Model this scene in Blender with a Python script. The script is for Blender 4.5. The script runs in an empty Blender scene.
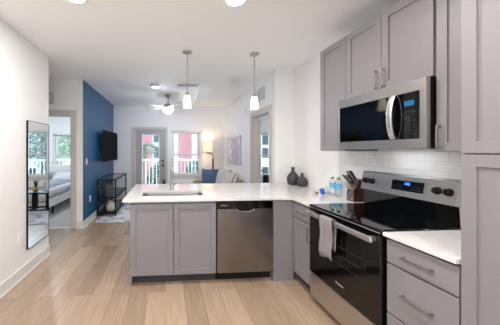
import bpy, bmesh, math, random
from mathutils import Vector, Matrix
random.seed(7)
S = bpy.context.scene
COL = S.collection
R = math.radians
PI = math.pi

# ------------------------------------------------------------------ camera, world, light
EYE = 1.435
cam_d = bpy.data.cameras.new('camera')
cam = bpy.data.objects.new('camera', cam_d)
COL.objects.link(cam)
cam.location = (0, 0, EYE)
cam.rotation_euler = (R(90), 0, R(-4.3))
cam_d.sensor_width = 36
cam_d.lens = 17.28
cam_d.shift_x = 0.1319
cam_d.shift_y = -0.025
cam_d.clip_start = 0.03
cam_d.clip_end = 300
S.camera = cam

S.view_settings.view_transform = 'Standard'
S.view_settings.look = 'None'
S.view_settings.gamma = 1.0
S.view_settings.exposure = 0.32
S.view_settings.use_curve_mapping = False
S.cycles.max_bounces = 10
S.cycles.diffuse_bounces = 6
S.cycles.glossy_bounces = 5
S.cycles.transparent_max_bounces = 12
S.cycles.sample_clamp_indirect = 6
S.cycles.use_denoising = True

SKY_STRENGTH = 1.9
SKY_BRIGHT = 20.0
SKY_COLOR = (0.66, 0.83, 1.0, 1)
SUN_STRENGTH = 0.5
DOWNLIGHT_W = 18.5
PENDANT_W = 4.0
PORTAL = True

world = bpy.data.worlds.new('world')
S.world = world
world.use_nodes = True
wn = world.node_tree.nodes
# pale blue sky with a broad bright lobe added beyond the balcony to light the living room
wl = world.node_tree.links.new
tc = wn.new('ShaderNodeTexCoord')
dot = wn.new('ShaderNodeVectorMath')
dot.operation = 'DOT_PRODUCT'
dot.inputs[1].default_value = Vector((0.4, .75, .54)).normalized()
wl(tc.outputs['Generated'], dot.inputs[0])
mx0 = wn.new('ShaderNodeMath')
mx0.operation = 'MAXIMUM'
mx0.inputs[1].default_value = 0
wl(dot.outputs['Value'], mx0.inputs[0])
pw = wn.new('ShaderNodeMath')
pw.operation = 'POWER'
pw.inputs[1].default_value = 2.5
wl(mx0.outputs[0], pw.inputs[0])
ml = wn.new('ShaderNodeMath')
ml.operation = 'MULTIPLY_ADD'
ml.inputs[1].default_value = SKY_BRIGHT
ml.inputs[2].default_value = SKY_STRENGTH
wl(pw.outputs[0], ml.inputs[0])
wn['Background'].inputs[0].default_value = SKY_COLOR
wl(ml.outputs[0], wn['Background'].inputs[1])

sun_d = bpy.data.lights.new('sun', 'SUN')
sun_d.energy = SUN_STRENGTH
sun_d.angle = R(2)
sun_d.color = (1, .96, .9)
sun = bpy.data.objects.new('sun', sun_d)
COL.objects.link(sun)
sun.rotation_euler = (R(48), 0, R(-25))       # from behind the building, onto the street beyond the balcony


# ------------------------------------------------------------------ helpers
def lin(h):
    h = h.lstrip('#')
    out = []
    for i in (0, 2, 4):
        c = int(h[i:i + 2], 16) / 255
        out.append(c / 12.92 if c <= .04045 else ((c + .055) / 1.055) ** 2.4)
    return (*out, 1)


def mat(name, col, rough=.5, metal=0, noise=0, nscale=20, bump=0, bscale=60, stretch=(1, 1, 1), emit=None, estr=0, spec=.5, coat=0):
    m = bpy.data.materials.new(name)
    m.use_nodes = True
    nt = m.node_tree
    b = nt.nodes['Principled BSDF']
    c = lin(col) if isinstance(col, str) else (*col, 1)
    b.inputs['Base Color'].default_value = c
    b.inputs['Roughness'].default_value = rough
    b.inputs['Metallic'].default_value = metal
    b.inputs['Specular IOR Level'].default_value = spec
    b.inputs['Coat Weight'].default_value = coat
    if emit:
        b.inputs['Emission Color'].default_value = lin(emit)
        b.inputs['Emission Strength'].default_value = estr
    if noise or bump:
        tc = nt.nodes.new('ShaderNodeTexCoord')
        mp = nt.nodes.new('ShaderNodeMapping')
        mp.inputs['Scale'].default_value = stretch
        nt.links.new(tc.outputs['Object'], mp.inputs[0])
    if noise:
        n = nt.nodes.new('ShaderNodeTexNoise')
        n.inputs['Scale'].default_value = nscale
        n.inputs['Detail'].default_value = 4
        nt.links.new(mp.outputs[0], n.inputs[0])
        mx = nt.nodes.new('ShaderNodeMix')
        mx.data_type = 'RGBA'
        mx.inputs[6].default_value = tuple(v * (1 - noise) for v in c[:3]) + (1,)
        mx.inputs[7].default_value = tuple(min(1, v * (1 + noise)) for v in c[:3]) + (1,)
        nt.links.new(n.outputs[0], mx.inputs[0])
        nt.links.new(mx.outputs[2], b.inputs['Base Color'])
    if bump:
        n = nt.nodes.new('ShaderNodeTexNoise')
        n.inputs['Scale'].default_value = bscale
        n.inputs['Detail'].default_value = 3
        nt.links.new(mp.outputs[0], n.inputs[0])
        bp = nt.nodes.new('ShaderNodeBump')
        bp.inputs['Strength'].default_value = bump
        bp.inputs['Distance'].default_value = .01
        nt.links.new(n.outputs[0], bp.inputs['Height'])
        nt.links.new(bp.outputs[0], b.inputs['Normal'])
    return m


def glass_mat(name, tint=(1, 1, 1), ior=1.45):
    m = bpy.data.materials.new(name)
    m.use_nodes = True
    nt = m.node_tree
    nt.nodes.remove(nt.nodes['Principled BSDF'])
    t = nt.nodes.new('ShaderNodeBsdfTransparent')
    t.inputs[0].default_value = (*tint, 1)
    g = nt.nodes.new('ShaderNodeBsdfGlossy')
    g.inputs['Roughness'].default_value = .01
    f = nt.nodes.new('ShaderNodeFresnel')
    f.inputs[0].default_value = ior
    mx = nt.nodes.new('ShaderNodeMixShader')
    nt.links.new(f.outputs[0], mx.inputs[0])
    nt.links.new(t.outputs[0], mx.inputs[1])
    nt.links.new(g.outputs[0], mx.inputs[2])
    nt.links.new(mx.outputs[0], nt.nodes['Material Output'].inputs[0])
    return m


def floor_mat():
    m = bpy.data.materials.new('oak_planks')
    m.use_nodes = True
    nt = m.node_tree
    L = nt.links.new
    b = nt.nodes['Principled BSDF']
    tc = nt.nodes.new('ShaderNodeTexCoord')
    mp = nt.nodes.new('ShaderNodeMapping')
    mp.inputs['Rotation'].default_value = (0, 0, R(90))
    L(tc.outputs['Object'], mp.inputs[0])
    br = nt.nodes.new('ShaderNodeTexBrick')
    br.offset = .37
    br.inputs['Scale'].default_value = 1
    br.inputs['Brick Width'].default_value = 1.22
    br.inputs['Row Height'].default_value = .18
    br.inputs['Mortar Size'].default_value = .0012
    br.inputs['Mortar Smooth'].default_value = .3
    br.inputs['Bias'].default_value = 0
    br.inputs['Color1'].default_value = lin('#ab9580')
    br.inputs['Color2'].default_value = lin('#937e6c')
    br.inputs['Mortar'].default_value = lin('#80684f')
    L(mp.outputs[0], br.inputs[0])
    mp2 = nt.nodes.new('ShaderNodeMapping')
    mp2.inputs['Scale'].default_value = (16, 1.3, 1)
    L(tc.outputs['Object'], mp2.inputs[0])
    n = nt.nodes.new('ShaderNodeTexNoise')
    n.inputs['Scale'].default_value = 2.2
    n.inputs['Detail'].default_value = 6
    n.inputs['Roughness'].default_value = .6
    L(mp2.outputs[0], n.inputs[0])
    rp = nt.nodes.new('ShaderNodeValToRGB')
    rp.color_ramp.elements[0].position = .3
    rp.color_ramp.elements[0].color = (.84, .83, .82, 1)
    rp.color_ramp.elements[1].position = .7
    rp.color_ramp.elements[1].color = (1.08, 1.08, 1.08, 1)
    L(n.outputs[0], rp.inputs[0])
    mx = nt.nodes.new('ShaderNodeMix')
    mx.data_type = 'RGBA'
    mx.blend_type = 'MULTIPLY'
    mx.inputs[0].default_value = 1
    L(br.outputs['Color'], mx.inputs[6])
    L(rp.outputs[0], mx.inputs[7])
    L(mx.outputs[2], b.inputs['Base Color'])
    b.inputs['Roughness'].default_value = .24
    bp = nt.nodes.new('ShaderNodeBump')
    bp.inputs['Strength'].default_value = .15
    bp.inputs['Distance'].default_value = .002
    L(n.outputs[0], bp.inputs['Height'])
    L(bp.outputs[0], b.inputs['Normal'])
    return m


def tile_mat():
    m = bpy.data.materials.new('subway_tile')
    m.use_nodes = True
    nt = m.node_tree
    L = nt.links.new
    b = nt.nodes['Principled BSDF']
    tc = nt.nodes.new('ShaderNodeTexCoord')
    sp = nt.nodes.new('ShaderNodeSeparateXYZ')
    cb = nt.nodes.new('ShaderNodeCombineXYZ')
    L(tc.outputs['Object'], sp.inputs[0])
    L(sp.outputs[1], cb.inputs[0])
    L(sp.outputs[2], cb.inputs[1])
    br = nt.nodes.new('ShaderNodeTexBrick')
    br.inputs['Scale'].default_value = 1
    br.inputs['Brick Width'].default_value = .15
    br.inputs['Row Height'].default_value = .075
    br.inputs['Mortar Size'].default_value = .0018
    br.inputs['Mortar Smooth'].default_value = .2
    br.inputs['Color1'].default_value = lin('#f3f3f4')
    br.inputs['Color2'].default_value = lin('#efeff1')
    br.inputs['Mortar'].default_value = lin('#dadadc')
    L(cb.outputs[0], br.inputs[0])
    L(br.outputs['Color'], b.inputs['Base Color'])
    b.inputs['Roughness'].default_value = .15
    bp = nt.nodes.new('ShaderNodeBump')
    bp.inputs['Strength'].default_value = .5
    bp.inputs['Distance'].default_value = .002
    bp.invert = True
    L(br.outputs['Fac'], bp.inputs['Height'])
    L(bp.outputs[0], b.inputs['Normal'])
    return m


def stripe_mat(name, base, line, axis, period, width):
    m = bpy.data.materials.new(name)
    m.use_nodes = True
    nt = m.node_tree
    L = nt.links.new
    b = nt.nodes['Principled BSDF']
    b.inputs['Roughness'].default_value = .9
    tc = nt.nodes.new('ShaderNodeTexCoord')
    sp = nt.nodes.new('ShaderNodeSeparateXYZ')
    L(tc.outputs['Object'], sp.inputs[0])
    a = nt.nodes.new('ShaderNodeMath')
    a.operation = 'PINGPONG'
    a.inputs[1].default_value = period / 2
    L(sp.outputs[axis], a.inputs[0])
    c = nt.nodes.new('ShaderNodeMath')
    c.operation = 'LESS_THAN'
    c.inputs[1].default_value = width / 2
    L(a.outputs[0], c.inputs[0])
    mx = nt.nodes.new('ShaderNodeMix')
    mx.data_type = 'RGBA'
    mx.inputs[6].default_value = lin(base)
    mx.inputs[7].default_value = lin(line)
    L(c.outputs[0], mx.inputs[0])
    L(mx.outputs[2], b.inputs['Base Color'])
    return m


def quartz_mat():
    m = mat('white_quartz', '#d5d2d0', rough=.09)
    nt = m.node_tree
    L = nt.links.new
    b = nt.nodes['Principled BSDF']
    tc = nt.nodes.new('ShaderNodeTexCoord')
    n = nt.nodes.new('ShaderNodeTexNoise')
    n.inputs['Scale'].default_value = 3.2
    n.inputs['Detail'].default_value = 9
    n.inputs['Distortion'].default_value = 1.2
    L(tc.outputs['Object'], n.inputs[0])
    rp = nt.nodes.new('ShaderNodeValToRGB')
    e = rp.color_ramp.elements
    e[0].position, e[0].color = .40, lin('#d8d5d3')
    e[1].position, e[1].color = .62, lin('#dcd9d7')
    v = rp.color_ramp.elements.new(.5)
    v.color = lin('#d2cfcd')
    L(n.outputs[0], rp.inputs[0])
    L(rp.outputs[0], b.inputs['Base Color'])
    return m


def rug_mat():
    m = bpy.data.materials.new('faded_rug')
    m.use_nodes = True
    nt = m.node_tree
    L = nt.links.new
    b = nt.nodes['Principled BSDF']
    b.inputs['Roughness'].default_value = .95
    tc = nt.nodes.new('ShaderNodeTexCoord')
    v = nt.nodes.new('ShaderNodeTexVoronoi')
    v.inputs['Scale'].default_value = 6
    n = nt.nodes.new('ShaderNodeTexNoise')
    n.inputs['Scale'].default_value = 9
    n.inputs['Detail'].default_value = 6
    n.inputs['Distortion'].default_value = 2
    L(tc.outputs['Object'], v.inputs[0])
    L(tc.outputs['Object'], n.inputs[0])
    mth = nt.nodes.new('ShaderNodeMath')
    mth.operation = 'MULTIPLY'
    L(v.outputs[0], mth.inputs[0])
    L(n.outputs[0], mth.inputs[1])
    rp = nt.nodes.new('ShaderNodeValToRGB')
    e = rp.color_ramp.elements
    e[0].position, e[0].color = .1, lin('#80838d')
    e[1].position, e[1].color = .32, lin('#c2bfbd')
    L(mth.outputs[0], rp.inputs[0])
    L(rp.outputs[0], b.inputs['Base Color'])
    return m


def art_mat():
    m = bpy.data.materials.new('abstract_print')
    m.use_nodes = True
    nt = m.node_tree
    L = nt.links.new
    b = nt.nodes['Principled BSDF']
    b.inputs['Roughness'].default_value = .4
    tc = nt.nodes.new('ShaderNodeTexCoord')
    n = nt.nodes.new('ShaderNodeTexNoise')
    n.inputs['Scale'].default_value = 2.6
    n.inputs['Detail'].default_value = 2
    n.inputs['Distortion'].default_value = .8
    L(tc.outputs['Object'], n.inputs[0])
    rp = nt.nodes.new('ShaderNodeValToRGB')
    e = rp.color_ramp.elements
    e[0].position, e[0].color = .38, lin('#b9a2a4')
    e[1].position, e[1].color = .62, lin('#f1eeec')
    k = e.new(.47)
    k.color = lin('#a9b0bd')
    k = e.new(.54)
    k.color = lin('#c5c8cf')
    L(n.outputs[0], rp.inputs[0])
    L(rp.outputs[0], b.inputs['Base Color'])
    return m


M = dict(
    wall=mat('warm_white_paint', '#e7e6e5', .6, bump=.04, bscale=220),
    ceiling=mat('ceiling_paint', '#fafafa', .75, bump=.08, bscale=160),
    trim=mat('white_trim', '#d8d5d1', .4),
    casing=mat('greige_trim', '#c3beb6', .45),
    blue=mat('deep_blue_paint', '#06507a', .36, noise=.04, nscale=6),
    cab=mat('grey_mauve_cabinet', '#827e82', .42, noise=.015, nscale=8),
    cabin=mat('cabinet_shadow_gap', '#4a464a', .7),
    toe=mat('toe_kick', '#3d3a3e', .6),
    nickel=mat('satin_nickel', '#b3b0ad', .3, metal=1),
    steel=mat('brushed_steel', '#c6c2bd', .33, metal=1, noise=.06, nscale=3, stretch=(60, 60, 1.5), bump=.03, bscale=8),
    steeld=mat('brushed_steel_dim_reflection', '#8d8986', .27, metal=1, noise=.10, nscale=2.2, stretch=(14, 14, .5), bump=.03, bscale=8),  # darker copy of the steel: dim room reflections put into the base colour
    basin=mat('satin_basin', '#8a8785', .35, metal=1),
    steelh=mat('brushed_steel_bright', '#dcdad7', .34, metal=1),
    blackg=mat('black_glass', '#060607', .035, spec=.6),
    blackp=mat('black_plastic', '#0e0e10', .4, spec=.3),
    darkwin=mat('dark_oven_window', '#0b0b0d', .06, spec=.6),
    mirror=mat('mirror_silver', '#eef1f2', .0, metal=1),
    blackm=mat('black_metal', '#0a0b0e', .5, spec=.25),
    quartz=quartz_mat(),
    oak=floor_mat(),
    carpet=mat('grey_carpet', '#a9a5a3', .95, noise=.15, nscale=90, bump=.4, bscale=250),
    tile=tile_mat(),
    lens=mat('lamp_lens', '#ffffff', .4, emit='#fff3df', estr=14),
    shade=mat('opal_glass', '#fff6e8', .25, emit='#ffeed2', estr=1.6),
    lampshade=mat('linen_shade', '#efdcbf', .8, emit='#ffd9a0', estr=.5),
    bowl=mat('frosted_bowl', '#fff3e2', .3, emit='#e4edff', estr=92),
    white=mat('white_plastic', '#eeedeb', .35),
    grille=mat('grille_white', '#c2c6ca', .5),
    walnut=mat('dark_walnut', '#3b1d14', .38, noise=.25, nscale=9, stretch=(1, 1, 8)),
    blockface=mat('block_front', '#5d4a50', .35),
    vase=mat('charcoal_ceramic', '#3a393c', .5, bump=.25, bscale=14, stretch=(1, 1, 8)),
    glass=glass_mat('window_glass'),
    bottle=glass_mat('clear_bottle', (.95, .98, 1), 1.12),
    label=mat('bottle_label', '#63b4d8', .4),
    capgreen=mat('green_cap', '#1f7a4a', .4),
    bluepack=mat('blue_wrapper', '#2360c4', .3, noise=.3, nscale=30),
    whitepack=mat('clear_white_wrapper', '#dcdcd8', .25, noise=.2, nscale=40),
    goldpack=mat('gold_wrapper', '#a5835a', .4),
    towel=mat('grey_towel', '#878183', .95, noise=.08, nscale=60, bump=.4, bscale=160),
    fabric=mat('beige_upholstery', '#a99c8e', .95, bump=.3, bscale=200),
    cream=stripe_mat('cream_stripes', '#cdc4b8', '#7d7f88', 1, .11, .022),
    bluefab=mat('blue_velvet', '#455c78', .8, noise=.15, nscale=16),
    linen=mat('white_linen', '#c9c9cd', .9, noise=.04, nscale=10),
    duvet=mat('grey_duvet', '#868d99', .9, noise=.08, nscale=9),
    bedfab=mat('pale_bed_fabric', '#d6d4d2', .9),
    leaf=mat('leaf_green', '#5a6b54', .6, noise=.3, nscale=8),
    leafd=mat('dark_leaf', '#2c4a3c', .5, noise=.3, nscale=20),
    palm=mat('palm_green', '#66755c', .6, noise=.2, nscale=3),
    treelight=mat('pale_tree_leaves', '#8ea389', .6, noise=.25, nscale=3),
    bark=mat('bark', '#8a7a66', .9, noise=.2, nscale=8),
    greentree=mat('grey_green_foliage', '#8b9a90', .8, noise=.25, nscale=3),
    pink=mat('salmon_stucco', '#cf8f93', .85),
    stucco=mat('white_stucco', '#e9e6e2', .85),
    darkglass=mat('facade_window', '#44545f', .15),
    ground=mat('pale_paving', '#d4d1ca', .9, noise=.1, nscale=2),
    grass=mat('lawn', '#5f6a55', .95, noise=.2, nscale=5),
    railing=mat('white_railing', '#b4b9ba', .5),
    doorgrey=mat('grey_door_paint', '#a8a5a2', .45),
    teal=mat('teal_pot', '#2e5168', .4),
    wicker=mat('grey_wicker', '#5a6068', .8),
    jug=mat('pale_ceramic', '#c6c4b8', .5),
    gold=mat('brass_pot', '#b08f4e', .4, metal=.6),
    rug=rug_mat(),
    art=art_mat(),
    silver=mat('silver_frame', '#c9c8c6', .35, metal=.5),
    blade=mat('pale_fan_blade', '#d9dadb', .4),
    disp=mat('blue_display', '#06122b', .2, emit='#3d7bff', estr=1.6),
    disp2=mat('cyan_display', '#0a2030', .2, emit='#3aa0e0', estr=.4),
    mark=mat('white_print', '#c8c8c8', .5),
    tvscreen=mat('tv_screen', '#08090b', .6, spec=.04),
    flush=mat('flush_lens', '#e6e6e4', .3, emit='#f4f8ff', estr=1.6),
    redthing=mat('dark_maroon', '#4a2630', .6),
)


def wm(o):
    m = o.matrix_basis.copy()
    while o.parent:
        o = o.parent
        m = o.matrix_basis @ m
    return m


def obj(name, bm, m, parent=None, smooth=False, base=None, rotz=0):
    """links bm (world coordinates) as one mesh; with a parent it becomes its part"""
    me = bpy.data.meshes.new(name)
    if parent is not None:
        bm.transform(wm(parent).inverted())
    elif base is not None:
        bm.transform((Matrix.Translation(base) @ Matrix.Rotation(rotz, 4, 'Z')).inverted())
    bmesh.ops.recalc_face_normals(bm, faces=bm.faces)
    bm.to_mesh(me)
    bm.free()
    if smooth:
        me.shade_smooth()
    ms = m if isinstance(m, (list, tuple)) else [m]
    for k in ms:
        me.materials.append(M[k])
    o = bpy.data.objects.new(name, me)
    COL.objects.link(o)
    if parent is not None:
        o.parent = parent
    elif base is not None:
        o.location = base
        o.rotation_euler = (0, 0, rotz)
    return o


def tag(o, label, cat, group=None):
    o['label'] = label
    o['category'] = cat
    if group:
        o['group'] = group
    return o


def thing(name, label, cat, loc=(0, 0, 0), rotz=0, group=None):
    o = bpy.data.objects.new(name, None)
    o.empty_display_size = .05
    COL.objects.link(o)
    o.location = loc
    o.rotation_euler = (0, 0, rotz)
    return tag(o, label, cat, group)


def dup(root, loc, rotz=None, label=None):
    r = root.copy()
    COL.objects.link(r)
    r.location = loc
    if rotz is not None:
        r.rotation_euler = (0, 0, rotz)
    if label:
        r['label'] = label
    for ch in list(root.children):
        c = ch.copy()
        COL.objects.link(c)
        c.parent = r
        for g in list(ch.children):
            d = g.copy()
            COL.objects.link(d)
            d.parent = c
    return r


def struct(name, bm, m, parent=None):
    o = obj(name, bm, m, parent)
    if parent is None:
        o['kind'] = 'structure'
    return o


def BM():
    return bmesh.new()


def merge(bm, b2, mi=0):
    vm = {v: bm.verts.new(v.co) for v in b2.verts}
    for f in b2.faces:
        try:
            nf = bm.faces.new([vm[v] for v in f.verts])
            nf.material_index = mi if mi else f.material_index
            nf.smooth = f.smooth
        except ValueError:
            pass
    b2.free()


def box(bm, x0, x1, y0, y1, z0, z1, bev=0, seg=2, mi=0):
    b = bmesh.new()
    bmesh.ops.create_cube(b, size=1)
    sx, sy, sz = abs(x1 - x0), abs(y1 - y0), abs(z1 - z0)
    for v in b.verts:
        v.co = Vector(((x0 + x1) / 2 + v.co.x * sx, (y0 + y1) / 2 + v.co.y * sy, (z0 + z1) / 2 + v.co.z * sz))
    if bev:
        bev = min(bev, .49 * min(sx, sy, sz))
        bmesh.ops.bevel(b, geom=list(b.edges), offset=bev, segments=seg, profile=.5, affect='EDGES')
    merge(bm, b, mi)
    return bm


def fb(bm, F, u0, u1, v0, v1, n0, n1, bev=0, mi=0):
    """box on a front: F=('Y',y) faces -Y with u=X; F=('X',x) faces -X with u=Y; n points out of the face"""
    if F[0] == 'Y':
        return box(bm, u0, u1, F[1] - n1, F[1] - n0, v0, v1, bev, mi=mi)
    return box(bm, F[1] - n1, F[1] - n0, u0, u1, v0, v1, bev, mi=mi)


def lathe(bm, prof, c, seg=28, axis='Z', cap=True):
    rings = []
    c = Vector(c)
    for r, h in prof:
        ring = []
        for i in range(seg):
            a = 2 * PI * i / seg
            p = Vector((r * math.cos(a), r * math.sin(a), h))
            if axis == 'X':
                p = Vector((h, p.x, p.y))
            elif axis == 'Y':
                p = Vector((p.x, h, p.y))
            ring.append(bm.verts.new(c + p))
        rings.append(ring)
    for a, b in zip(rings, rings[1:]):
        for i in range(seg):
            f = bm.faces.new((a[i], a[(i + 1) % seg], b[(i + 1) % seg], b[i]))
            f.smooth = True
    if cap:
        bm.faces.new(rings[0][::-1])
        bm.faces.new(rings[-1])
    return bm


def tube(bm, pts, r, seg=10, r2=None):
    pts = [Vector(p) for p in pts]
    rings = []
    n = len(pts)
    up = None
    for i, p in enumerate(pts):
        d = (pts[min(i + 1, n - 1)] - pts[max(i - 1, 0)]).normalized()
        if up is None:
            up = d.orthogonal().normalized()
        up = (up - d * up.dot(d)).normalized()
        s = d.cross(up)
        rr = r if r2 is None else r + (r2 - r) * i / (n - 1)
        rings.append([bm.verts.new(p + (up * math.cos(2 * PI * k / seg) + s * math.sin(2 * PI * k / seg)) * rr) for k in range(seg)])
    for a, b in zip(rings, rings[1:]):
        for i in range(seg):
            f = bm.faces.new((a[i], a[(i + 1) % seg], b[(i + 1) % seg], b[i]))
            f.smooth = True
    bm.faces.new(rings[0][::-1])
    bm.faces.new(rings[-1])
    return bm


def bar(bm, a, b, w):
    """square bar between two points"""
    a, b = Vector(a), Vector(b)
    d = (b - a).normalized()
    u = d.orthogonal().normalized() if abs(d.z) < .95 else Vector((1, 0, 0))
    if abs(d.z) < .95:
        u = d.cross(Vector((0, 0, 1))).normalized()
    s = d.cross(u).normalized()
    h = w / 2
    q = [(-h, -h), (h, -h), (h, h), (-h, h)]
    A = [bm.verts.new(a + u * i + s * j) for i, j in q]
    B = [bm.verts.new(b + u * i + s * j) for i, j in q]
    for i in range(4):
        bm.faces.new((A[i], A[(i + 1) % 4], B[(i + 1) % 4], B[i]))
    bm.faces.new(A[::-1])
    bm.faces.new(B)
    return bm


def pillow(bm, w, h, t, mtx, n=14, corner=.0):
    """soft cushion w x h in its own XY, thickness t"""
    g = {}
    for side in (1, -1):
        for i in range(n + 1):
            for j in range(n + 1):
                x, y = 2 * i / n - 1, 2 * j / n - 1
                k = max(0, (1 - abs(x) ** 2.6) * (1 - abs(y) ** 2.6)) ** .5
                edge = i in (0, n) or j in (0, n)
                if edge and side == -1:
                    g[(side, i, j)] = g[(1, i, j)]
                    continue
                px = x * w / 2 * (1 - .05 * (1 - abs(x)) * 0 - .05 * (y * y) * 0) * (1 - .06 * math.cos(y * PI / 2) * abs(x) ** 3)
                py = y * h / 2 * (1 - .06 * math.cos(x * PI / 2) * abs(y) ** 3)
                g[(side, i, j)] = bm.verts.new(mtx @ Vector((px, py, side * t / 2 * k)))
    for side in (1, -1):
        for i in range(n):
            for j in range(n):
                q = [g[(side, i, j)], g[(side, i + 1, j)], g[(side, i + 1, j + 1)], g[(side, i, j + 1)]]
                if side < 0:
                    q = q[::-1]
                try:
                    f = bm.faces.new(q)
                    f.smooth = True
                except ValueError:
                    pass
    return bm


def text(name, s, size, m, parent, loc, rot, depth=.0006):
    cu = bpy.data.curves.new('tmp', 'FONT')
    cu.body = s
    cu.size = size
    cu.extrude = depth
    cu.align_x = 'CENTER'
    cu.align_y = 'CENTER'
    t = bpy.data.objects.new('tmp', cu)
    COL.objects.link(t)
    dg = bpy.context.evaluated_depsgraph_get()
    me = bpy.data.meshes.new_from_object(t.evaluated_get(dg))
    bpy.data.objects.remove(t)
    bm = bmesh.new()
    bm.from_mesh(me)
    bm.transform(Matrix.Translation(loc) @ rot)
    return obj(name, bm, m, parent)


ROT_Y = Matrix.Rotation(R(90), 4, 'X')                                   # reads from -Y
ROT_X = Matrix.Rotation(R(-90), 4, 'Z') @ Matrix.Rotation(R(90), 4, 'X')  # reads from -X


def shaker(bm, F, u0, u1, v0, v1, t=.02, st=.057, rec=.010):
    fb(bm, F, u0, u0 + st, v0, v1, 0, t, .0012)
    fb(bm, F, u1 - st, u1, v0, v1, 0, t, .0012)
    fb(bm, F, u0 + st, u1 - st, v1 - st, v1, 0, t, .0012)
    fb(bm, F, u0 + st, u1 - st, v0, v0 + st, 0, t, .0012)
    fb(bm, F, u0 + st - .002, u1 - st + .002, v0 + st - .002, v1 - st + .002, 0, t - rec)
    return bm


def pull(F, u, v, length, vertical, parent, n=.02):
    """square bar pull with two feet"""
    bm = BM()
    h = length / 2
    w = .005
    if vertical:
        fb(bm, F, u - w, u + w, v - h, v + h, n + .024, n + .034, .002)
        for s in (-1, 1):
            fb(bm, F, u - w, u + w, v + s * h - (0 if s < 0 else .01), v + s * h + (.01 if s < 0 else 0), n, n + .026, .001)
    else:
        fb(bm, F, u - h, u + h, v - w, v + w, n + .024, n + .034, .002)
        for s in (-1, 1):
            fb(bm, F, u + s * h - (0 if s < 0 else .01), u + s * h + (.01 if s < 0 else 0), v - w, v + w, n, n + .026, .001)
    o = obj('handle', bm, 'nickel', parent)
    o['label'] = 'satin nickel bar pull'
    return o


# ------------------------------------------------------------------ the setting
CEIL = 2.72
XL, XB, XR, XK = -1.61, -1.51, 1.73, 2.03     # left wall, blue wall, living room right wall, kitchen wall
YH, YP, YF, YRET = 3.43, 4.508, 7.05, 3.69    # left wall end, pier, far wall, return
YBK = -2.7

struct('floor', box(BM(), -3.6, XK, YBK, YP + .06, -.1, 0), 'oak')
struct('floor_living', box(BM(), XB - .06, XR + .06, YP + .06, YF + .1, -.1, 0), 'oak')
struct('floor_bedroom', box(BM(), -6.0, XB - .06, YP + .06, 8.1, -.1, 0), 'carpet')
struct('floor_side_room', box(BM(), XR + .06, 5.6, YRET, YF + .1, -.1, 0), 'carpet')
struct('ceiling', box(BM(), -6.0, 5.6, YBK, 8.1, CEIL, CEIL + .12), 'ceiling')

struct('wall_left', box(BM(), XL - .14, XL, YBK, YH, 0, CEIL), 'wall')
bm = BM()
box(bm, -3.6, XL - .14, YH - .14, YH, 0, CEIL)
struct('wall_hall_near', bm, 'wall')
struct('wall_hall_end', box(BM(), -3.74, -3.6, YH - .14, YP + .12, 0, CEIL), 'wall')
bm = BM()
DL0, DL1, DH = -2.56, -1.72, 2.065
box(bm, -3.6, DL0, YP, YP + .12, 0, CEIL)
box(bm, DL1, XB - .004, YP, YP + .12, 0, CEIL)
box(bm, DL0, DL1, YP, YP + .12, DH, CEIL)
struct('wall_hall', bm, 'wall')
bm = BM()
box(bm, XB - .13, XB - .002, YP + .12, YF, 0, CEIL, mi=1)
box(bm, XB - .004, XB, YP, YF, 0, CEIL)
struct('wall_blue', bm, ['blue', 'wall'])

# far wall with patio door and window
PD0, PD1, PDT = -.90, -.005, 2.045
W0, W1, WB, WT = .15, 1.045, .68, 2.0
bm = BM()
box(bm, XB, PD0, YF, YF + .15, 0, CEIL)
box(bm, PD0, PD1, YF, YF + .15, PDT, CEIL)
box(bm, PD1, W0, YF, YF + .15, 0, CEIL)
box(bm, W0, W1, YF, YF + .15, WT, CEIL)
box(bm, W0, W1, YF, YF + .15, 0, WB)
box(bm, W1, XR, YF, YF + .15, 0, CEIL)
struct('wall_far', bm, 'wall')

# right wall of the living room with doorway, and the return that carries on to the kitchen wall
RD0, RD1 = 3.895, 4.70
bm = BM()
box(bm, XR, XR + .12, YRET + .12, RD0, 0, CEIL)
box(bm, XR, XR + .12, RD1, YF, 0, CEIL)
box(bm, XR, XR + .12, RD0, RD1, 2.09, CEIL)
struct('wall_right', bm, 'wall')
struct('wall_return', box(BM(), XR, 5.6, YRET, YRET + .12, 0, CEIL), 'wall')
struct('wall_kitchen', box(BM(), XK, XK + .12, YBK, YRET, 0, CEIL), 'wall')

# bedroom shell
BW0, BW1, BWB, BWT = -3.62, -2.55, .58, 1.96
bm = BM()
box(bm, -6, BW0, 8.0, 8.14, 0, CEIL)
box(bm, BW1, XB - .13, 8.0, 8.14, 0, CEIL)
box(bm, BW0, BW1, 8.0, 8.14, 0, BWB)
box(bm, BW0, BW1, 8.0, 8.14, BWT, CEIL)
struct('wall_bedroom_far', bm, 'wall')
struct('wall_bedroom_left', box(BM(), -6.1, -6.0, YP, 8.14, 0, CEIL), 'wall')
struct('wall_bedroom_right', box(BM(), XB - .13, XB - .002, YF, 8.0, 0, CEIL), 'wall')

# side room shell
SW0, SW1, SWB, SWT = 2.68, 3.75, .62, 1.98
bm = BM()
box(bm, XR + .12, SW0, YF, YF + .15, 0, CEIL)
box(bm, SW1, 5.6, YF, YF + .15, 0, CEIL)
box(bm, SW0, SW1, YF, YF + .15, 0, SWB)
box(bm, SW0, SW1, YF, YF + .15, SWT, CEIL)
struct('wall_side_room_far', bm, 'wall')
struct('wall_side_room_right', box(BM(), 5.6, 5.7, YRET, YF + .15, 0, CEIL), 'wall')

# wall behind the camera, with a wide unseen window added to light the kitchen
bm = BM()
KW0, KW1, KWB, KWT = -1.3, 1.2, .35, 2.45
box(bm, XL, KW0, YBK - .14, YBK, 0, CEIL)
box(bm, KW1, XK, YBK - .14, YBK, 0, CEIL)
box(bm, KW0, KW1, YBK - .14, YBK, 0, KWB)
box(bm, KW0, KW1, YBK - .14, YBK, KWT, CEIL)
struct('wall_back', bm, 'wall')

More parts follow.
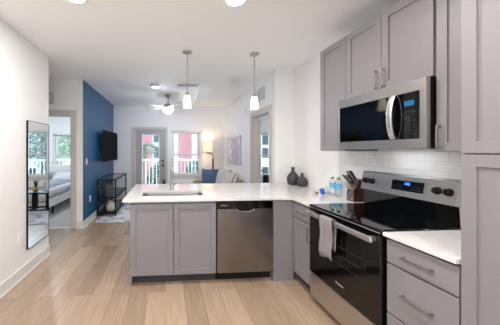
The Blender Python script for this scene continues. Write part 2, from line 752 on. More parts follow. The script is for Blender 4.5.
# baseboards
def base_run(name, segs):
    bm = BM()
    for (x0, x1, y0, y1) in segs:
        box(bm, x0, x1, y0, y1, 0, .13, .003)
        sx, sy = (0, .012) if abs(x1 - x0) > abs(y1 - y0) else (.012, 0)
        box(bm, x0 - sx, x1 + sx, y0 - sy, y1 + sy, 0, .018, .004)
    return struct(name, bm, 'trim')


base_run('baseboard_left', [(XL, XL + .016, YBK + .02, YH + .016), (XL - .14, XL + .016, YH, YH + .016)])
base_run('baseboard_hall', [(DL1 + .095, XB, YP - .016, YP), (-3.55, DL0 - .095, YP - .016, YP)])
base_run('baseboard_blue', [(XB, XB + .016, YP, YF - .02)])
base_run('baseboard_far', [(XB + .02, PD0 - .1, YF - .016, YF), (PD1 + .1, XR - .02, YF - .016, YF)])
base_run('baseboard_right', [(XR - .016, XR, RD1 + .1, YF - .02)])
base_run('baseboard_bedroom', [(-5.9, XB - .2, 7.984, 8.0)])

# doorway casings
def casing(name, F, u0, u1, top, w=.095, d=.018):
    bm = BM()
    fb(bm, F, u0 - w, u0, 0, top + w, 0, d, .004)
    fb(bm, F, u1, u1 + w, 0, top + w, 0, d, .004)
    fb(bm, F, u0 - .001, u1 + .001, top, top + w, 0, d, .004)
    t = .012
    fb(bm, F, u0, u0 + t, 0, top, -.12, .001)
    fb(bm, F, u1 - t, u1, 0, top, -.12, .001)
    fb(bm, F, u0, u1, top - t, top, -.12, .001)
    return struct(name, bm, 'casing')


casing('trim_1', ('Y', YP), DL0, DL1, DH)
casing('trim_2', ('X', XR), RD0, RD1, 2.09)
bm = BM()
F = ('Y', YF)
fb(bm, F, PD0 - .09, PD0, 0, PDT + .06, 0, .02, .004)
fb(bm, F, PD1, PD1 + .05, 0, PDT + .06, 0, .02, .004)
fb(bm, F, PD0, PD1, PDT, PDT + .06, 0, .02, .004)
struct('trim_3', bm, 'casing')
struct('trim_4', box(BM(), DL0 + .012, DL1 - .012, YP + .03, YP + .09, 0, .008, .003), 'trim')

# patio door
t = bpy.data.objects.new('door_1', None)
COL.objects.link(t)
t.location = ((PD0 + PD1) / 2, YF + .07, 0)
t['kind'] = 'structure'
F = ('Y', YF + .09)
bm = BM()
a, b = PD0 + .02, PD1 - .02
GL, GR = a + .17, b - .17
fb(bm, F, a, GL, .02, 2.02, 0, .045, .003)
fb(bm, F, GR, b, .02, 2.02, 0, .045, .003)
fb(bm, F, GL, GR, 1.89, 2.02, 0, .045, .003)
fb(bm, F, GL, GR, .02, .26, 0, .045, .003)
obj('door_leaf', bm, 'doorgrey', t)
bm = BM()
for (u0, u1, v0, v1) in ((GL, GL + .02, .26, 1.89), (GR - .02, GR, .26, 1.89), (GL, GR, 1.87, 1.89), (GL, GR, .26, .28)):
    fb(bm, F, u0, u1, v0, v1, .001, .055, .003)
obj('glazing_bead', bm, 'white', t)
obj('pane', fb(BM(), F, GL, GR, .26, 1.89, .018, .024), 'glass', t)
bm = BM()
for z in (1.12, .98):
    lathe(bm, [(.03, 0), (.03, -.012), (.012, -.016), (.012, -.04), (.026, -.045), (.028, -.06), (.018, -.07)], (b - .07, YF + .045, z), 16, 'Y')
obj('door_knob', bm, 'blackm', t)
bm = BM()
for (u0, u1, v0, v1) in ((PD0, a, 0, PDT), (b, PD1, 0, PDT), (a, b, 2.02, PDT), (a, b, 0, .02)):
    fb(bm, ('Y', YF + .15), u0, u1, v0, v1, 0, .15)
obj('door_frame', bm, 'casing', t)


def window(name, x0, x1, z0, z1, y, rail=True, sill=True):
    """sash window set in a wall that faces -Y"""
    t = bpy.data.objects.new(name, None)
    COL.objects.link(t)
    t.location = ((x0 + x1) / 2, y + .06, z0)
    t['kind'] = 'structure'
    F = ('Y', y + .12)
    bm = BM()
    w = .045
    for (u0, u1, v0, v1) in ((x0, x0 + w, z0, z1), (x1 - w, x1, z0, z1), (x0, x1, z1 - w, z1), (x0, x1, z0, z0 + w)):
        fb(bm, F, u0, u1, v0, v1, 0, .07, .003)
    obj('window_frame', bm, 'white', t)
    zm = z0 + (z1 - z0) * .47
    s = .035
    bm = BM()
    for (lo, hi, n0) in ((z0 + w, zm + .02, .03), (zm - .02, z1 - w, .008)):
        for (u0, u1, v0, v1) in ((x0 + w, x0 + w + s, lo, hi), (x1 - w - s, x1 - w, lo, hi), (x0 + w, x1 - w, hi - s, hi), (x0 + w, x1 - w, lo, lo + s)):
            fb(bm, F, u0, u1, v0, v1, n0, n0 + .022, .002)
    obj('sash', bm, 'trim', t)
    obj('pane', fb(BM(), F, x0 + w, x1 - w, z0 + w, z1 - w, .026, .030), 'glass', t)
    if sill:
        bm = BM()
        box(bm, x0 - .03, x1 + .03, y - .035, y + .05, z0 - .02, z0, .004)
        box(bm, x0 - .01, x1 + .01, y - .014, y, z0 - .09, z0 - .02, .003)
        obj('window_sill', bm, 'trim', t)
    return t


window('window_1', W0, W1, WB, WT, YF)
window('window_2', BW0, BW1, BWB, BWT, 8.0)
window('window_3', SW0, SW1, SWB, SWT, YF)

# side room door leaf, open
t = bpy.data.objects.new('door_2', None)
COL.objects.link(t)
t.location = (XR + .125, RD1 - .02, 0)
t.rotation_euler = (0, 0, R(69))
t['kind'] = 'structure'
me_m = wm(t)
bm = box(BM(), .0, .78, -.04, 0, .01, 2.05, .003)
bm.transform(me_m)
obj('door_leaf', bm, 'casing', t)
bm = BM()
lathe(bm, [(.028, 0), (.028, -.01), (.012, -.014), (.012, -.04), (.027, -.046), (.027, -.06), (.016, -.068)], (.71, -.04, .96), 16, 'Y')
bm.transform(me_m)
obj('door_knob', bm, 'blackm', t)

# ------------------------------------------------------------------ cabinets
CH = .890                 # top of the cabinet boxes
FY = 2.565                # peninsula carcass front
FX = 1.415                # base cabinet carcass front along the kitchen wall


def toe(bm, F, u0, u1):
    fb(bm, F, u0, u1, 0, .10, -.08, -.06)
    return bm


# sink base
F = ('Y', FY)
t = thing('base_cabinet', 'grey double-door sink base cabinet at the left end of the peninsula', 'cabinet', (.08, 2.86, 0))
bm = BM()
fb(bm, F, -.376, -.358, 0, CH, -.60, 0)
fb(bm, F, .520, .538, .10, CH, -.60, 0)
fb(bm, F, -.358, .520, .10, .118, -.60, 0)
fb(bm, F, -.358, .520, .10, CH, -.60, -.585)
fb(bm, F, -.358, .520, CH - .04, CH, -.02, 0)
obj('cabinet_body', bm, 'cab', t)
bm = BM()
shaker(bm, F, -.374, .0785, .112, .862)
d = obj('door', bm, 'cab', t)
pull(F, .047, .735, .14, True, d)
bm = BM()
shaker(bm, F, .0835, .536, .112, .862)
d = obj('door', bm, 'cab', t)
pull(F, .115, .735, .14, True, d)
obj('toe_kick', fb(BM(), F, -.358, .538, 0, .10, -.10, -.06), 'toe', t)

# filler panel at the inside corner
t = tag(obj('filler_panel', fb(BM(), F, 1.172, 1.40, 0, CH, -.04, .018, .001), 'cab', base=(1.286, 2.57, 0)),
        'plain grey filler panel to the floor between dishwasher and corner cabinet', 'cabinet panel')

# dishwasher
t = thing('dishwasher', 'stainless steel dishwasher with black control strip in the peninsula', 'dishwasher', (.855, 2.86, 0))
bm = fb(BM(), F, .547, 1.165, .10, CH - .02, -.56, 0)
obj('tub', bm, 'blackp', t)
bm = BM()
# steel door with a scooped pocket handle in the top edge
prof = [(.549, .115), (1.163, .115), (1.163, .800)]
cx = .856
for i in range(13):
    a = i / 12
    prof.append((cx + .095 * math.cos(PI * a), .800 - .03 * math.sin(PI * a) ** .7))
prof.append((.549, .800))
fr = [bm.verts.new((x, FY - .028, z)) for x, z in prof]
bk = [bm.verts.new((x, FY, z)) for x, z in prof]
bm.faces.new(fr)
bm.faces.new(bk[::-1])
for i in range(len(prof)):
    j = (i + 1) % len(prof)
    bm.faces.new((fr[i], bk[i], bk[j], fr[j]))
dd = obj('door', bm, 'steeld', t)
bm = BM()
pts = [(cx + .095 * math.cos(PI * i / 12), FY - .029, .800 - .03 * math.sin(PI * i / 12) ** .7) for i in range(13)]
tube(bm, pts, .004, 8)
obj('pocket_handle', bm, 'steelh', dd, True)
p = obj('control_panel', fb(BM(), F, .549, 1.163, .803, .872, 0, .022, .003), 'blackg', t)
obj('vent_strip', fb(BM(), F, .549, 1.163, .765, .803, 0, .012), 'blackp', t)
text('brand_lettering', 'Whirlpool', .018, 'mark', p, (.625, FY - .0225, .838), ROT_Y)
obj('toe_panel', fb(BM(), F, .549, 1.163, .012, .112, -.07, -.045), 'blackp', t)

# corner base cabinet next to the range
F = ('X', FX)
t = thing('base_cabinet', 'narrow grey corner base cabinet with one drawer over one door, left of the range', 'cabinet', (1.72, 2.37, 0))
obj('cabinet_body', fb(BM(), F, 2.203, 2.585, .10, CH, -.60, 0), 'cab', t)
bm = fb(BM(), F, 2.206, 2.535, .715, .862, 0, .02, .002)
d = obj('drawer', bm, 'cab', t)
pull(F, 2.37, .785, .15, False, d)
bm = BM()
shaker(bm, F, 2.206, 2.535, .112, .703)
d = obj('door', bm, 'cab', t)
pull(F, 2.238, .605, .15, True, d)
obj('toe_kick', fb(BM(), F, 2.203, 2.585, 0, .10, -.5, -.06), 'toe', t)

# drawer base right of the range
t = thing('drawer_cabinet', 'grey three-drawer base cabinet under the short countertop right of the range', 'cabinet', (1.72, 1.23, 0))
obj('cabinet_body', fb(BM(), F, 1.04, 1.424, .10, CH, -.60, 0), 'cab', t)
for (v0, v1, hv) in ((.731, .874, .802), (.418, .721, .575), (.112, .408, .27)):
    d = obj('drawer', fb(BM(), F, 1.044, 1.420, v0, v1, 0, .02, .002), 'cab', t)
    pull(F, 1.232, hv, .16, False, d)
obj('toe_kick', fb(BM(), F, 1.04, 1.424, 0, .10, -.5, -.06), 'toe', t)

# tall cabinet at the right edge
FT = ('X', 1.412)
t = thing('tall_cabinet', 'full-height grey pantry cabinet at the right edge of the photo', 'cabinet', (1.72, .72, 0))
obj('cabinet_body', fb(BM(), FT, .40, 1.036, .10, 2.52, -.615, 0), 'cab', t)
bm = BM()
shaker(bm, FT, .403, 1.033, 1.421, 2.515, t=.022, st=.056)
d = obj('door', bm, 'cab', t)
pull(FT, .44, 1.52, .14, True, d, .022)
bm = BM()
shaker(bm, FT, .403, 1.033, .112, 1.414, t=.022, st=.056)
d = obj('door', bm, 'cab', t)
pull(FT, .44, 1.3, .14, True, d, .022)
obj('toe_kick', fb(BM(), FT, .40, 1.036, 0, .10, -.5, -.06), 'toe', t)

# upper cabinets
FU = ('X', 1.720)
DU = -.308
t = thing('wall_cabinet', 'tall single-door grey wall cabinet at the far end, left of the microwave', 'cabinet', (1.87, 2.34, 1.424))
obj('cabinet_body', fb(BM(), FU, 2.156, 2.532, 1.424, 2.52, DU, 0), 'cab', t)
bm = BM()
shaker(bm, FU, 2.158, 2.530, 1.427, 2.517)
obj('door', bm, 'cab', t)
t = thing('wall_cabinet', 'short double-door grey wall cabinet right above the microwave', 'cabinet', (1.87, 1.78, 1.905))
obj('cabinet_body', fb(BM(), FU, 1.405, 2.152, 1.908, 2.52, DU, 0), 'cab', t)
bm = BM()
shaker(bm, FU, 1.7805, 2.150, 1.911, 2.517)
d = obj('door', bm, 'cab', t)
pull(FU, 1.812, 2.0, .14, True, d)
bm = BM()
shaker(bm, FU, 1.408, 1.7765, 1.911, 2.517)
d = obj('door', bm, 'cab', t)
pull(FU, 1.748, 2.0, .14, True, d)
t = thing('wall_cabinet', 'narrow grey wall cabinet between the microwave and the full-height pantry', 'cabinet', (1.87, 1.22, 1.424))
obj('cabinet_body', fb(BM(), FU, 1.04, 1.392, 1.424, 2.52, DU, 0), 'cab', t)
bm = BM()
shaker(bm, FU, 1.043, 1.390, 1.427, 2.517)
d = obj('door', bm, 'cab', t)
pull(FU, 1.366, 1.52, .14, True, d)

# backsplash
o = obj('backsplash', box(BM(), XK - .009, XK - .001, 1.04, 2.52, .915, 1.424), 'tile')
tag(o, 'white subway tile backsplash behind the range and under the wall cabinets', 'backsplash')

# ------------------------------------------------------------------ countertops
CT = .915
CB = CT - .024
SX0, SX1, SY0, SY1 = -.275, .435, 2.735, 3.075
bm = BM()


def slab(pts, holes, z0, z1):
    """extruded polygon with rectangular rounded holes, triangulated"""
    b = bmesh.new()
    edges = []
    for loop in [pts] + holes:
        vs = [b.verts.new((x, y, z1)) for x, y in loop]
        for i in range(len(vs)):
            edges.append(b.edges.new((vs[i], vs[(i + 1) % len(vs)])))
    r = bmesh.ops.triangle_fill(b, use_beauty=True, use_dissolve=False, edges=edges)
    faces = [f for f in b.faces]
    ex = bmesh.ops.extrude_face_region(b, geom=faces)
    for e in ex['geom']:
        if isinstance(e, bmesh.types.BMVert):
            e.co.z = z0
    bmesh.ops.recalc_face_normals(b, faces=b.faces)
    return b


def rrect(x0, x1, y0, y1, r, n=6):
    out = []
    for cx_, cy_, a0 in ((x1 - r, y1 - r, 0), (x0 + r, y1 - r, 90), (x0 + r, y0 + r, 180), (x1 - r, y0 + r, 270)):
        for i in range(n + 1):
            a = R(a0 + 90 * i / n)
            out.append((cx_ + r * math.cos(a), cy_ + r * math.sin(a)))
    return out


outer = [(-.452, 2.522), (1.372, 2.522), (1.372, 2.201), (XK - .002, 2.201), (XK - .002, 3.688), (-.452, 3.688)]
b = slab(outer, [rrect(SX0, SX1, SY0, SY1, .06)], CB, CT)
tag(obj('countertop', b, 'quartz', base=(.8, 3.1, CB)), 'long white quartz L-shaped countertop of the peninsula with the sink cut-out', 'countertop')
tag(obj('countertop', box(BM(), 1.372, XK - .002, 1.041, 1.426, CB, CT, .003), 'quartz', base=(1.7, 1.23, CB)),
    'short white quartz countertop piece between the range and the pantry cabinet', 'countertop')

# sink
t = thing('sink', 'stainless undermount sink basin set into the peninsula countertop', 'sink', (.08, 2.905, .70))
bm = BM()
rings = []
for (ins, z, r) in ((-.012, CB - .001, .07), (-.004, CB - .001, .062), (.0, CB - .02, .06), (.012, .72, .055), (.05, .70, .03)):
    rings.append([bm.verts.new((x, y, z)) for x, y in rrect(SX0 + ins, SX1 - ins, SY0 + ins, SY1 - ins, r)])
for A, B in zip(rings, rings[1:]):
    for i in range(len(A)):
        f = bm.faces.new((A[i], A[(i + 1) % len(A)], B[(i + 1) % len(A)], B[i]))
        f.smooth = True
bm.faces.new(rings[-1])
obj('basin', bm, 'basin', t)
obj('drain', lathe(BM(), [(.045, .701), (.045, .704), (.03, .704), (.028, .702)], (.08, 2.95, 0), 20), 'nickel', t, True)

# faucet
t = thing('faucet', 'tall brushed steel pull-down faucet behind the sink', 'faucet', (.078, 3.17, CT))
bm = BM()
lathe(bm, [(.034, CT), (.034, CT + .008), (.023, CT + .03), (.019, CT + .12), (.016, CT + .2), (.0135, CT + .3)], (.078, 3.17, 0), 20)
obj('faucet_body', bm, 'nickel', t, True)
bm = BM()
pts = [(.078, 3.17, CT + .29)]
for i in range(13):
    a = PI * i / 12
    pts.append((.078, 3.17 - .075 + .075 * math.cos(a), CT + .33 + .075 * math.sin(a)))
pts.append((.078, 3.02, CT + .30))
tube(bm, pts, .012, 12)
obj('spout', bm, 'nickel', t, True)
obj('spray_head', lathe(BM(), [(.014, CT + .31), (.017, CT + .29), (.02, CT + .18), (.016, CT + .172)], (.078, 3.02, 0), 18), 'nickel', t, True)
bm = BM()
lathe(bm, [(.015, 0), (.015, .035), (.010, .038)], (.093, 3.17, CT + .075), 14, 'X')
tube(bm, [(.128, 3.17, CT + .075), (.15, 3.165, CT + .082), (.195, 3.155, CT + .088)], .007, 10, .005)
obj('lever_handle', bm, 'nickel', t, True)

# ------------------------------------------------------------------ range
RY0, RY1 = 1.432, 2.196
t = thing('range', 'stainless and black glass-top electric range between the two countertops', 'stove', (1.70, 1.814, 0))
F = ('X', 1.405)
bm = fb(BM(), F, RY0, RY1, .05, .895, -.60, 0)
obj('range_body', bm, 'blackp', t)
for (x, y) in ((1.46, RY0 + .05), (1.46, RY1 - .05), (1.95, RY0 + .05), (1.95, RY1 - .05)):
    obj('foot', lathe(BM(), [(.018, 0), (.018, .02), (.010, .022), (.010, .052)], (x, y, 0), 12), 'blackp', t, True)
bm = box(BM(), 1.365, 1.955, RY0, RY1, .893, .922, .006)
c = obj('cooktop', bm, 'blackg', t)
# printed burner rings
M['ring'] = mat('burner_ring', '#3a3a3d', .25)
for (x, y, r) in ((1.53, 1.62, .105), (1.53, 2.01, .085), (1.80, 1.62, .075), (1.80, 2.01, .1)):
    bm = BM()
    n = 40
    A = [bm.verts.new((x + r * math.cos(2 * PI * i / n), y + r * math.sin(2 * PI * i / n), .9224)) for i in range(n)]
    B = [bm.verts.new((x + (r - .003) * math.cos(2 * PI * i / n), y + (r - .003) * math.sin(2 * PI * i / n), .9224)) for i in range(n)]
    for i in range(n):
        bm.faces.new((A[i], A[(i + 1) % n], B[(i + 1) % n], B[i]))
    obj('burner_ring', bm, 'ring', c)
obj('cooktop_trim', fb(BM(), ('X', 1.365), RY0 + .002, RY1 - .002, .898, .905, 0, .003), 'steelh', c)
# oven door
d = obj('oven_door', fb(BM(), F, RY0 + .003, RY1 - .003, .292, .885, 0, .04, .006), 'blackg', t)
M['ovenin'] = mat('oven_interior', '#17161a', .5)
w = obj('oven_window', fb(BM(), F, RY0 + .12, RY1 - .15, .45, .745, .038, .0412, .001), 'darkwin', d)
bm = BM()
for z in (.53, .60, .67):
    fb(bm, F, RY0 + .15, RY1 - .19, z, z + .004, .0413, .0417)
obj('oven_rack', bm, 'ring', w)
bm = BM()
fb(bm, F, RY0 + .02, RY1 - .02, .832, .872, .070, .092, .009)
for y in (RY0 + .05, RY1 - .05):
    fb(bm, F, y - .018, y + .018, .842, .868, .038, .078, .003)
obj('door_handle', bm, 'steelh', d)
text('brand_lettering', 'Whirlpool', .020, 'mark', d, (F[1] - .0405, 1.80, .372), ROT_X)
obj('storage_drawer', fb(BM(), F, RY0 + .003, RY1 - .003, .06, .284, 0, .036, .008), 'steel', t)
# backguard
bm = BM()
prof = [(1.925, .922), (1.915, 1.06), (1.885, 1.065), (1.912, 1.225), (1.925, 1.235), (1.985, 1.235), (1.985, .922)]
A = [bm.verts.new((x, RY0, z)) for x, z in prof]
B = [bm.verts.new((x, RY1, z)) for x, z in prof]
bm.faces.new(A)
bm.faces.new(B[::-1])
for i in range(len(prof)):
    j = (i + 1) % len(prof)
    bm.faces.new((A[i], B[i], B[j], A[j])).material_index = 1 if i == 0 else 0
g = obj('backguard', bm, ['steel', 'blackg'], t)
# plate on the sloping face
sl = Vector((1.912 - 1.885, 0, 1.225 - 1.065)).normalized()
nr = Vector((-sl.z, 0, sl.x))
o0 = Vector((1.885, 0, 1.065))
PLM = Matrix((( 0, sl.x, nr.x, o0.x), (-1, 0, 0, 0), (0, sl.z, nr.z, o0.z), (0, 0, 0, 1)))   # local x = -Y, y = up the slope, z = out


def onplate(bm):
    bm.transform(PLM)
    return bm


bm = box(BM(), -1.885, -1.635, .045, .125, 0, .004, .001)
pn = obj('display_panel', onplate(bm), 'blackg', g)
bm = box(BM(), -1.775, -1.735, .092, .112, .003, .0055)
obj('clock_display', onplate(bm), 'disp', pn)
bm = BM()
for i in range(5):
    for j in range(2):
        for sx in (0, 1):
            x = (-1.875 + i * .019) if sx == 0 else (-1.725 + i * .017)
            obj('key', onplate(box(BM(), x, x + .009, .060 + j * .022, .066 + j * .022, .0035, .0047)), 'ring', pn)
for y in (2.145, 2.075, 1.545, 1.475):
    bm = BM()
    lathe(bm, [(.027, 0), (.027, .006), (.022, .008), (.020, .028), (.015, .030)], (-y, .085, 0), 20)
    box(bm, -y - .005, -y + .005, .065, .105, .027, .038, .002)
    obj('knob', onplate(bm), 'blackp', g)

# towel over the oven handle
bm = BM()
HX = F[1] - .083
n, mcols = 26, 8
path = []
for i in range(10):
    path.append((HX - .014 - .004 * math.sin(i), .555 + (.868 - .555) * i / 9))
path += [(HX - .012, .878), (HX, .8815), (HX + .012, .878)]
for i in range(7):
    path.append((HX + .014, .868 - (.868 - .63) * i / 6))
verts = []
for k, (x, z) in enumerate(path):
    row = []
    for j in range(mcols + 1):
        y = 1.80 + .15 * j / mcols
        row.append(bm.verts.new((x - .004 * math.sin(j * 1.9) * min(1, abs(z - .88) * 8) + (.002 if k > 12 else -.002), y + .004 * math.sin(k * .8), z + (.012 * math.sin(j * .7) if k == 0 else 0))))
    verts.append(row)
for a, b_ in zip(verts, verts[1:]):
    for j in range(mcols):
        f = bm.faces.new((a[j], a[j + 1], b_[j + 1], b_[j]))
        f.smooth = True
bm.normal_update()
bmesh.ops.solidify(bm, geom=list(bm.faces), thickness=.004)
tag(obj('dish_towel', bm, 'towel', base=(HX, 1.88, .55)), 'light grey dish towel folded over the oven door handle', 'towel')

# ------------------------------------------------------------------ microwave
MZ0, MZ1 = 1.442, 1.902
FM = ('X', 1.672)
t = thing('microwave', 'stainless over-the-range microwave hung between the wall cabinets', 'microwave', (1.85, 1.80, MZ0))
obj('casing', fb(BM(), FM, 1.400, 2.176, MZ0 + .01, MZ1, -.35, 0, .002), 'blackp', t)
# steel front frame with opening
bm = BM()
for (u0, u1, v0, v1) in ((1.400, 2.176, 1.826, MZ1), (1.400, 2.176, MZ0, 1.508), (2.160, 2.176, 1.508, 1.826), (1.400, 1.440, 1.508, 1.826)):
    fb(bm, FM, u0, u1, v0, v1, 0, .03, .002)
obj('front_frame', bm, 'steel', t)
d = obj('door', fb(BM(), FM, 1.610, 2.159, 1.509, 1.825, 0, .028, .002), 'blackg', t)
obj('door_window', fb(BM(), FM, 1.70, 2.11, 1.55, 1.77, .027, .0288), 'darkwin', d)
bm = BM()
pts = []
for i in range(15):
    s = i / 14
    pts.append((FM[1] - .032 - .034 * math.sin(PI * s) ** .6, 1.618, 1.515 + .31 * s))
for p0, p1 in zip(pts, pts[1:]):
    pass
rings = []
for k, p in enumerate(pts):
    d0 = (Vector(pts[min(k + 1, 14)]) - Vector(pts[max(k - 1, 0)])).normalized()
    nrm = Vector((d0.z, 0, -d0.x))
    rings.append([bm.verts.new(Vector(p) + Vector((0, sy * .021, 0)) + nrm * sn * .006) for sy, sn in ((-1, -.6), (-1, .6), (-.6, 1), (.6, 1), (1, .6), (1, -.6), (.6, -1), (-.6, -1))])
for a, b_ in zip(rings, rings[1:]):
    for i in range(8):
        bm.faces.new((a[i], a[(i + 1) % 8], b_[(i + 1) % 8], b_[i]))
bm.faces.new(rings[0])
bm.faces.new(rings[-1])
obj('handle', bm, 'steelh', d)
kp = obj('keypad', fb(BM(), FM, 1.441, 1.606, 1.509, 1.825, 0, .028, .002), 'blackg', t)
obj('clock_display', fb(BM(), FM, 1.475, 1.540, 1.735, 1.770, .027, .0292), 'disp2', kp)
bm = BM()
for i in range(8):
    for j in range(3):
        obj('key', fb(BM(), FM, 1.472 + j * .026, 1.484 + j * .026, 1.545 + i * .021, 1.552 + i * .021, .027, .0288), 'ring', kp)
bm = BM()
for i in range(14):
    fb(bm, FM, 1.45 + i * .05, 1.485 + i * .05, MZ0 + .002, MZ0 + .010, -.12, -.02)
obj('underside_grille', bm, 'blackp', t)
obj('task_light', box(BM(), 1.84, 1.90, 1.72, 1.88, MZ0 + .004, MZ0 + .011), 'flush', t)
ld = bpy.data.lights.new('task_light', 'AREA')
ld.shape = 'RECTANGLE'
ld.size, ld.size_y = .06, .34
ld.energy = .4
ld.color = (.95, .98, 1)
lo = bpy.data.objects.new('lamp', ld)
COL.objects.link(lo)
lo.parent = t
lo.location = (1.87 - 1.85, 0, .002)

# ------------------------------------------------------------------ things on the counter
def vase(label, x, y, s, prof):
    o = obj('vase', lathe(BM(), [(r * s, CT + h * s) for r, h in prof], (x, y, 0), 32), 'vase', base=(x, y, CT), smooth=True)
    return tag(o, label, 'vase', 'charcoal vases in the counter corner')


vp = [(.05, 0), (.075, .015), (.084, .06), (.085, .10), (.07, .145), (.045, .175), (.027, .195), (.024, .245), (.03, .262), (.026, .262), (.02, .245)]
vase('taller dark charcoal bottle vase with a narrow neck in the counter corner', 1.90, 3.47, 1.0, vp)
vp2 = [(.05, 0), (.068, .012), (.076, .05), (.075, .08), (.06, .115), (.035, .14), (.022, .152), (.021, .185), (.027, .196), (.023, .196), (.017, .18)]
vase('shorter dark charcoal vase standing right in front of the taller one', 1.95, 3.31, .95, vp2)

bt = thing('water_bottle', 'blue-labelled water bottle with green cap, left of the two beside the knife block', 'bottle', (1.935, 2.66, CT), group='water bottles on the counter')
bm = lathe(BM(), [(.028, CT), (.032, CT + .006), (.032, CT + .06), (.029, CT + .07), (.032, CT + .08), (.032, CT + .135), (.026, CT + .16), (.0135, CT + .182), (.0135, CT + .192)], (1.935, 2.66, 0), 20)
obj('bottle_body', bm, 'bottle', bt, True)
obj('bottle_label', lathe(BM(), [(.0325, CT + .082), (.0328, CT + .084), (.0328, CT + .132), (.0325, CT + .134)], (1.935, 2.66, 0), 20, cap=False), 'label', bt, True)
obj('bottle_cap', lathe(BM(), [(.0155, CT + .186), (.0155, CT + .202), (.013, CT + .205)], (1.935, 2.66, 0), 18), 'capgreen', bt, True)
dup(bt, (1.95, 2.58, CT), label='blue-labelled water bottle with green cap, right of the two beside the knife block')


def packet(name, label, x, y, w, h, d, rz, tilt, m):
    mt = Matrix.Translation((x, y, CT + h * .5 * math.cos(tilt) + d * .22)) @ Matrix.Rotation(rz, 4, 'Z') @ Matrix.Rotation(R(90) - tilt, 4, 'X')
    bm = pillow(BM(), w, h, d, mt, 10)
    o = obj(name, bm, m, base=(x, y, CT), smooth=True)
    return tag(o, label, 'snack packet', 'wrapped snacks on the counter')


packet('snack_packet', 'small shiny blue wrapped snack packet in front of the water bottles', 1.79, 2.63, .075, .075, .045, R(35), .35, 'bluepack')
packet('snack_packet', 'crinkled clear white snack wrapper behind the blue packet', 1.86, 2.68, .085, .095, .035, R(15), .4, 'whitepack')
packet('snack_packet', 'flat gold-brown wrapped snack lying left of the blue packet', 1.78, 2.73, .06, .05, .025, R(30), 1.1, 'goldpack')

# knife block: slanted dark wood body
KBX, KBY, KBR = 1.872, 2.31, R(-2)
t = thing('knife_block', 'slanted dark walnut knife block standing by the range', 'knife block', (KBX, KBY, CT), KBR)
KM = wm(t)
bm = BM()
# side profile in local x (0 front .. .2 back), z up ; front low face, long slope carrying the handles
prof = [(0, 0), (.138, 0), (.140, .012), (.078, .228), (.060, .225), (0, .105)]
hw = .05
A = [bm.verts.new((x, -hw, z)) for x, z in prof]
B = [bm.verts.new((x, hw, z)) for x, z in prof]
bm.faces.new(A)
bm.faces.new(B[::-1])
for i in range(len(prof)):
    j = (i + 1) % len(prof)
    bm.faces.new((A[i], B[i], B[j], A[j]))
bmesh.ops.bevel(bm, geom=list(bm.edges), offset=.002, segments=2, affect='EDGES')
bm.transform(KM)
kb = obj('block_body', bm, 'walnut', t)
bm = box(BM(), -.003, -.0005, -hw + .002, hw - .002, .003, .100)
bm.transform(KM)
fp = obj('front_plate', bm, 'blockface', t)
bm = BM()
for i in range(3):
    box(bm, -.0036, -.0029, -.034 + i * .009, -.028 + i * .009, .022, .030)
bm.transform(KM)
obj('block_emblem', bm, 'mark', fp)


def knife(name, label, group, x, y, z, lean, L, w, hm):
    """handle sticking out of a slot; local block coordinates"""
    ax = Vector((-math.sin(lean), 0, math.cos(lean)))
    base = KM @ Vector((x, y, z))
    k = thing(name, label, 'knife', base, KBR, group)
    fr = KM @ Matrix.Translation((x, y, z)) @ Matrix.Rotation(-lean, 4, 'Y')
    bm = box(BM(), -w * .75, w * .75, -.0012, .0012, -.05, .012, 0)
    bm.transform(fr)
    obj('blade', bm, 'steelh', k)
    bm = box(BM(), -w * .6, w * .6, -.007, .007, .010, .024, .002)
    bm.transform(fr)
    obj('bolster', bm, 'steelh', k)
    bm = BM()
    prs = [(.024, .9), (.05, .8), (L * .6, .95), (L * .9, 1.1), (L, .7)]
    rr = []
    for zz, s in prs:
        rr.append([bm.verts.new((w * .62 * s * math.cos(2 * PI * i / 10), .0075 * math.sin(2 * PI * i / 10), zz)) for i in range(10)])
    for a_, b_ in zip(rr, rr[1:]):
        for i in range(10):
            bm.faces.new((a_[i], a_[(i + 1) % 10], b_[(i + 1) % 10], b_[i])).smooth = True
    bm.faces.new(rr[0][::-1])
    bm.faces.new(rr[-1])
    bm.transform(fr)
    obj('handle', bm, hm, k)
    return k


for (fx, yy, L, w) in ((.46, -.030, .135, .013), (.46, 0, .13, .012), (.46, .030, .135, .012), (.84, -.032, .125, .012), (.84, -.008, .13, .012), (.84, .022, .12, .011)):
    knife('kitchen_knife', 'black-handled kitchen knife with steel bolster in the upper slots of the walnut block', 'kitchen knives in the block', fx * .06, yy, .105 + fx * .12, R(36 + 90 * yy), L, w, 'blackp')
for i in range(5):
    yy = -.036 + i * .018
    knife('steak_knife', 'silver-handled steak knife in the low front row of the walnut block', 'steak knives in the block', .008, yy, .121, R(44), .115, .012, 'steelh')

